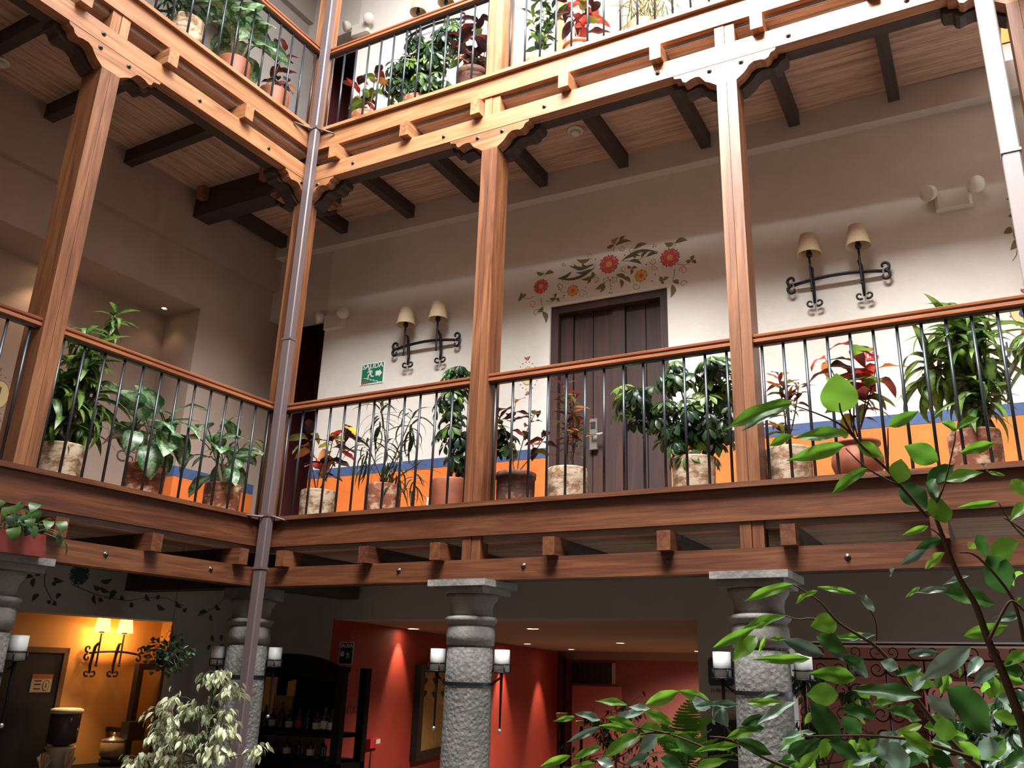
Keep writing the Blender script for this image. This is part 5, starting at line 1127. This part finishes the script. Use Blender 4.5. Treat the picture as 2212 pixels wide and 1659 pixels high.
MB().lathe([(.10, -2.10), (.12, -2.08), (.12, -1.93), (.13, -1.92), (.13, -1.90), (.06, -1.90)], (c_.x, c_.y, 0), 20).build('base', CREAMPL, t)
MB().lathe([(.05, -1.90), (.125, -1.87), (.13, -1.66), (.13, -1.62)], (c_.x, c_.y, 0), 20).build('bottle', plain('tinted_plastic', (.05, .045, .06), .2), t)
MB().lathe([(.135, -1.62), (.14, -1.61), (.138, -1.585), (.11, -1.575), (.0001, -1.575)], (c_.x, c_.y, 0), 20).build('lid', CREAMPL, t)
c_ = PL(upr(245, 2.45), 2.45, 0)
t = thing('glass_jar', 'glass drinks jar with a lidded knob and dark base, right of the dispenser', 'jar', (c_.x, c_.y, tt))
MB().lathe([(.09, -2.10), (.10, -2.09), (.10, -2.04), (.08, -2.03)], (c_.x, c_.y, 0), 18).build('base', BLACK, t)
MB().lathe([(.08, -2.03), (.11, -2.0), (.11, -1.90), (.095, -1.885)], (c_.x, c_.y, 0), 18).build('glass_body', plain('dull_glass', (.32, .24, .15), .1), t)
MB().lathe([(.105, -1.885), (.108, -1.87), (.04, -1.85), (.012, -1.84), (.022, -1.82), (.0001, -1.80)], (c_.x, c_.y, 0), 18).build('lid', STEEL, t)
for u, lb in ((100, 'folded cream napkin fan left of the water dispenser'), (152, 'folded cream napkin fan right in front of the water dispenser')):
    c_ = PL(upr(u, 2.27), 2.27, 0); mb = MB(); n = 9
    for i in range(n): a = -.7 + 1.4 * i / (n - 1); a2 = a + .12; mb.add([c_ + Vector((0, 0, tt)), c_ + Vector((math.sin(a) * .13, .02 * (i % 2), tt + math.cos(a) * .17)), c_ + Vector((math.sin(a2) * .13, .02 * ((i + 1) % 2), tt + math.cos(a2) * .17)), c_ + Vector((.005, .02, tt))], [(0, 1, 2), (0, 2, 3)])
    o = mb.build('napkin_fan', plain('cream_linen', (.55, .45, .33), .9)); tag(o, lb, 'napkin')

# ------------------------------------------------------------------ foreground weeping fig branches
def cam_pt(u, v, dist): return CP + ray(u, v) * dist
G_ = lambda x, y: (1560 + x / 2.963, 560 + y / 2.963)
K_ = lambda x, y: (1500 + x / 2.770, 1060 + y / 2.770)
J_ = lambda x, y: (1000 + x / 2.770, 1060 + y / 2.770)
fig = thing('weeping_fig', 'large weeping fig with bright translucent leaves in the right foreground', 'tree', (cam_pt(2240, 1700, 1.9).x, cam_pt(2240, 1700, 1.9).y, GZ))
bx = Vector(fig.location)
MB().lathe([(.18, 0), (.24, .1), (.27, .42), (.25, .44), (.22, .38)], bx, 24, False).lathe([(.0001, .38), (.23, .38)], bx, 24, False).build('pot', POT_RED, fig)
ST = [(K_, [(1972, 1420), (1900, 1230), (1830, 1050), (1760, 900), (1680, 680), (1580, 510), (1500, 310), (1440, 150)], .011, .004, 1.75),
      (K_, [(1700, 1659), (1600, 1570), (1420, 1370), (1280, 1180), (1100, 945), (870, 795), (750, 665), (590, 560)], .007, .0015, 1.85),
      (K_, [(560, 1659), (400, 1590), (220, 1490), (90, 1470)], .005, .001, 1.95), (K_, [(1660, 1600), (1360, 1500), (1100, 1470), (900, 1465), (640, 1470)], .005, .001, 1.8),
      (K_, [(1090, 895), (1080, 770), (990, 630)], .0016, .001, 1.86), (G_, [(1310, 1650), (1150, 1460), (1050, 1340), (870, 1170), (770, 1000), (750, 920)], .004, .0015, 1.75),
      (G_, [(870, 1170), (760, 1060), (600, 985), (440, 930)], .0025, .001, 1.75), (G_, [(1150, 1460), (930, 1340), (790, 1210)], .0025, .001, 1.75), (G_, [(1370, 1560), (1420, 1450), (1480, 1200), (1495, 1100)], .0025, .001, 1.75), (G_, [(1060, 1330), (1062, 1200), (1060, 1080)], .002, .001, 1.75),
      (K_, [(2050, 330), (1972, 240), (1850, 160)], .003, .001, 1.8), (K_, [(2000, 300), (1900, 200), (1820, 70)], .002, .001, 1.8), (K_, [(1280, 1180), (1180, 1190), (980, 1165)], .002, .001, 1.84), (K_, [(1500, 310), (1460, 260), (1400, 215)], .002, .001, 1.75), (K_, [(1760, 900), (1850, 720), (1900, 660), (1972, 720)], .004, .002, 1.7),
      (J_, [(1659, 1540), (1480, 1280), (1380, 1220)], .002, .001, 1.9), (J_, [(1240, 1450), (1060, 1460), (900, 1560), (830, 1590)], .003, .001, 1.95), (J_, [(1500, 1560), (1250, 1460), (1060, 1420), (850, 1360)], .003, .001, 1.95), (K_, [(870, 795), (700, 765), (620, 770), (530, 745)], .003, .001, 1.88), (K_, [(1972, 900), (1900, 640), (1700, 400), (1590, 370)], .004, .0015, 1.72)]
for cv, pts, r0, r1, di in ST:
    q = [cam_pt(*cv(*p), di) for p in pts]; fine = []
    for i in range(len(q) - 1):
        p0 = q[max(0, i - 1)]; p3 = q[min(len(q) - 1, i + 2)]
        for k in range(4):
            f = k / 4; fine.append(.5 * ((2 * q[i]) + (q[i + 1] - p0) * f + (2 * p0 - 5 * q[i] + 4 * q[i + 1] - p3) * f * f + (3 * q[i] - p0 - 3 * q[i + 1] + p3) * f ** 3))
    fine.append(q[-1]); branch(fig, fine, r0, r1, TWIG, 'branch', 6)
q = [bx + Vector((0, 0, .35)), bx + Vector((-.02, .02, 1.0)), cam_pt(2235, 1659, 1.85), cam_pt(*K_(1972, 1420), 1.75)]; branch(fig, q, .022, .011, BARK, 'trunk')
branch(fig, [bx + Vector((0, 0, .9)), cam_pt(2130, 1720, 1.9), cam_pt(*K_(1700, 1659), 1.85)], .012, .007, BARK, 'trunk'); branch(fig, [bx + Vector((0, 0, .8)), cam_pt(1900, 1760, 1.95), cam_pt(*K_(560, 1659), 1.95)], .009, .005, BARK, 'trunk')
LV = {'G': (G_, 1.75, [(765, 985, 725, 735, 215, 'f'), (450, 920, 15, 1010, 100, 'f'), (440, 925, 125, 1090, 50, 'g'), (820, 1115, 430, 1120, 85, 'f'), (450, 1125, 275, 1195, 60, 'f'), (780, 1190, 445, 1280, 88, 'f'), (860, 1185, 1055, 1255, 90, 'f'), (1068, 1070, 1252, 970, 72, 'f'), (1385, 1290, 1165, 1195, 132, 'f'),
    (1498, 1088, 1655, 990, 60, 'f'), (1500, 1088, 1415, 1040, 60, 'f'), (1520, 1240, 1765, 1170, 68, 'f'), (1125, 1435, 1150, 1272, 122, 'f'), (930, 1338, 670, 1480, 72, 'f'), (1310, 1430, 1505, 1295, 100, 'd'), (1430, 1420, 1660, 1325, 80, 'f'), (1140, 1440, 1320, 1590, 150, 'd'), (1300, 1430, 1440, 1550, 130, 'd'), (1310, 1610, 1495, 1600, 165, 'f'),
    (1812, 1385, 1690, 1358, 25, 'f'), (1850, 1410, 1950, 1510, 75, 'f'), (1770, 1550, 1500, 1592, 42, 'f'), (1960, 1550, 1850, 1650, 70, 'f'), (1650, 1310, 1745, 1345, 30, 'g')]),
 'K': (K_, 1.82, [(1400, 212, 1243, 265, 38, 'f'), (1392, 350, 1208, 458, 50, 'g'), (1210, 455, 1138, 518, 22, 'g'), (1500, 370, 1365, 470, 62, 'y'), (1640, 345, 1692, 300, 50, 'y'), (1480, 290, 1318, 345, 55, 'd'), (1690, 262, 1765, 410, 75, 'd'), (1770, 395, 1935, 300, 135, 'f'), (1752, 385, 1910, 650, 170, 'd'), (1495, 612, 1855, 640, 135, 'd'), (1512, 588, 1345, 590, 42, 'g'), (1350, 575, 1262, 640, 25, 'f'), (1645, 510, 1455, 555, 30, 'g'), (1905, 495, 1985, 580, 85, 'f'),
    (1960, 640, 1860, 740, 50, 'f'), (590, 560, 262, 645, 62, 'f'), (740, 600, 545, 655, 38, 'f'), (968, 615, 728, 572, 36, 'f'), (995, 655, 1110, 700, 92, 'g'), (545, 750, 240, 822, 60, 'f'), (430, 790, 358, 825, 34, 'f'), (362, 820, 100, 945, 58, 'f'), (372, 868, 228, 1005, 92, 'f'), (430, 870, 380, 980, 26, 'f'), (850, 790, 705, 805, 118, 'f'), (530, 890, 800, 995, 82, 'g'), (545, 888, 430, 880, 28, 'f'), (800, 955, 1000, 1025, 60, 'g'), (692, 1005, 352, 1012, 52, 'f'),
    (1085, 868, 728, 885, 34, 'f'), (1085, 862, 918, 892, 40, 'g'), (965, 1120, 698, 1088, 96, 'f'), (728, 870, 935, 950, 100, 'd'), (885, 1000, 1140, 1125, 96, 'd'), (1222, 1060, 1112, 1022, 74, 'g'), (862, 1220, 662, 1215, 125, 'f'), (1362, 1235, 945, 1175, 105, 'd'), (1508, 1178, 1835, 1465, 200, 'd'), (700, 1268, 885, 1525, 135, 'd'), (605, 1262, 345, 1385, 52, 'g'), (515, 1208, 375, 1222, 36, 'g'), (1278, 975, 1482, 960, 42, 'g'), (1655, 935, 1340, 1140, 112, 'g'), (1718, 1000, 1648, 1060, 64, 'g'), (1818, 1060, 1638, 1155, 64, 'g'),
    (1600, 1070, 1578, 1112, 50, 'f'), (1612, 868, 1935, 800, 76, 'f'), (1955, 742, 1770, 772, 54, 'g'), (1975, 965, 1850, 1045, 66, 'f'), (1862, 1085, 1990, 1040, 92, 'd'), (1392, 1225, 1575, 1380, 80, 'g'), (1430, 1418, 1585, 1440, 130, 'f'), (1240, 1450, 1495, 1585, 92, 'f'), (1362, 1400, 1198, 1452, 50, 'y'), (1140, 1600, 1315, 1590, 165, 'g'), (800, 1500, 1005, 1605, 96, 'd'), (960, 1265, 1032, 1300, 54, 'y'), (960, 1345, 1052, 1365, 72, 'y'), (530, 1482, 752, 1408, 42, 'g'), (755, 1480, 595, 1605, 60, 'd'), (630, 1665, 722, 1560, 60, 'f'),
    (190, 1480, 402, 1408, 52, 'f'), (0, 1290, 312, 1270, 42, 'g'), (108, 1300, 185, 1402, 105, 'g'), (0, 1562, 305, 1508, 46, 'f'), (250, 1490, 482, 1582, 74, 'd'), (310, 1268, 545, 1250, 52, 'f'), (1060, 1282, 1202, 1240, 42, 'f'), (880, 1312, 1132, 1330, 84, 'd'), (1150, 1310, 1382, 1362, 92, 'd'), (700, 1325, 660, 1402, 34, 'y'), (1690, 1545, 1832, 1530, 122, 'g'), (940, 1640, 1120, 1560, 60, 'g'), (1360, 1060, 1200, 1100, 60, 'd'), (1580, 1500, 1730, 1620, 80, 'f'), (1400, 1570, 1560, 1650, 90, 'd'), (280, 1400, 440, 1340, 50, 'd'), (420, 1420, 260, 1420, 40, 'd'), (560, 1560, 700, 1500, 60, 'd')]),
 'J': (J_, 1.95, [(1480, 1262, 1290, 1195, 62, 'f'), (1295, 1200, 1078, 1285, 72, 'f'), (985, 1282, 790, 1240, 42, 'f'), (1130, 1318, 968, 1270, 42, 'g'), (1090, 1318, 820, 1362, 62, 'g'), (858, 1360, 1060, 1420, 58, 'f'), (1090, 1318, 1270, 1395, 64, 'f'), (1270, 1462, 1445, 1600, 92, 'd'), (1058, 1420, 1230, 1450, 92, 'f'), (1000, 1425, 820, 1405, 42, 'f'), (828, 1410, 595, 1515, 38, 'g'), (1060, 1460, 820, 1565, 74, 'f'), (1012, 1465, 880, 1500, 40, 'f'), (828, 1530, 640, 1592, 46, 'f'), (645, 1585, 438, 1659, 46, 'f'), (668, 1355, 565, 1372, 30, 'f'), (822, 1370, 678, 1328, 52, 'g'),
    (1165, 1468, 1035, 1565, 84, 'g'), (1122, 1578, 965, 1645, 54, 'g'), (1372, 1258, 1490, 1290, 90, 'g'), (1500, 1300, 1600, 1400, 90, 'g'), (902, 1645, 800, 1605, 60, 'g'), (800, 1635, 618, 1665, 44, 'f'), (1180, 1600, 1330, 1659, 80, 'd'), (1400, 1659, 1560, 1600, 60, 'f')])}
rr = random.Random(77); CK = {'f': 'fic', 'd': 'ficd', 'g': 'ficg', 'y': 'ficy'}  # leaf tones: backlit glow and top gloss are put into the colours
FM = {k: [leaf_mesh('leaf', L[c], 1.0, .5, dr, .22, .16, sh, sd, nx=3) for dr, sh, sd in ((.25, 'ficus', 1), (.45, 'ficus', 5), (.1, 'lance', 9), (.2, 'ovate', 3))] for k, c in CK.items()}
def fg_leaf(cv, di, x0, y0, x1, y1, wd, k):
    di *= rr.uniform(.97, 1.03); a = cam_pt(*cv(x0, y0), di); b = cam_pt(*cv(x1, y1), di * rr.uniform(.97, 1.04)); d = b - a; Ln = d.length; sc = (cv(1, 0)[0] - cv(0, 0)[0])
    w3 = wd * sc / FPX * di * 1.08; view = (CP - a).normalized(); me = FM[k][3] if wd > 150 else rr.choice(FM[k][:3]); roll = rr.uniform(-.35, .35)
    put_leaf(me, fig, a, d, Ln, roll, view + Vector((0, 0, .25)), wx_=w3 / (Ln * .5) / math.cos(roll))
for cv, di, rows in LV.values():
    for r_ in rows: fg_leaf(cv, di, *r_)
for k in range(85):    # the deeper, darker layer of the crown towards the lower right corner
    x = rr.uniform(500, 2000); y = 1659 - abs(rr.gauss(0, 1)) * (x - 350) * .27; y = max(y, 1100)
    a = rr.uniform(0, 2 * PI); l = rr.uniform(130, 240); fg_leaf(K_, rr.uniform(2.0, 2.5), x, y, x + l * math.cos(a), y + abs(l * math.sin(a)) * .7, rr.uniform(50, 95), rr.choice('ddffg'))
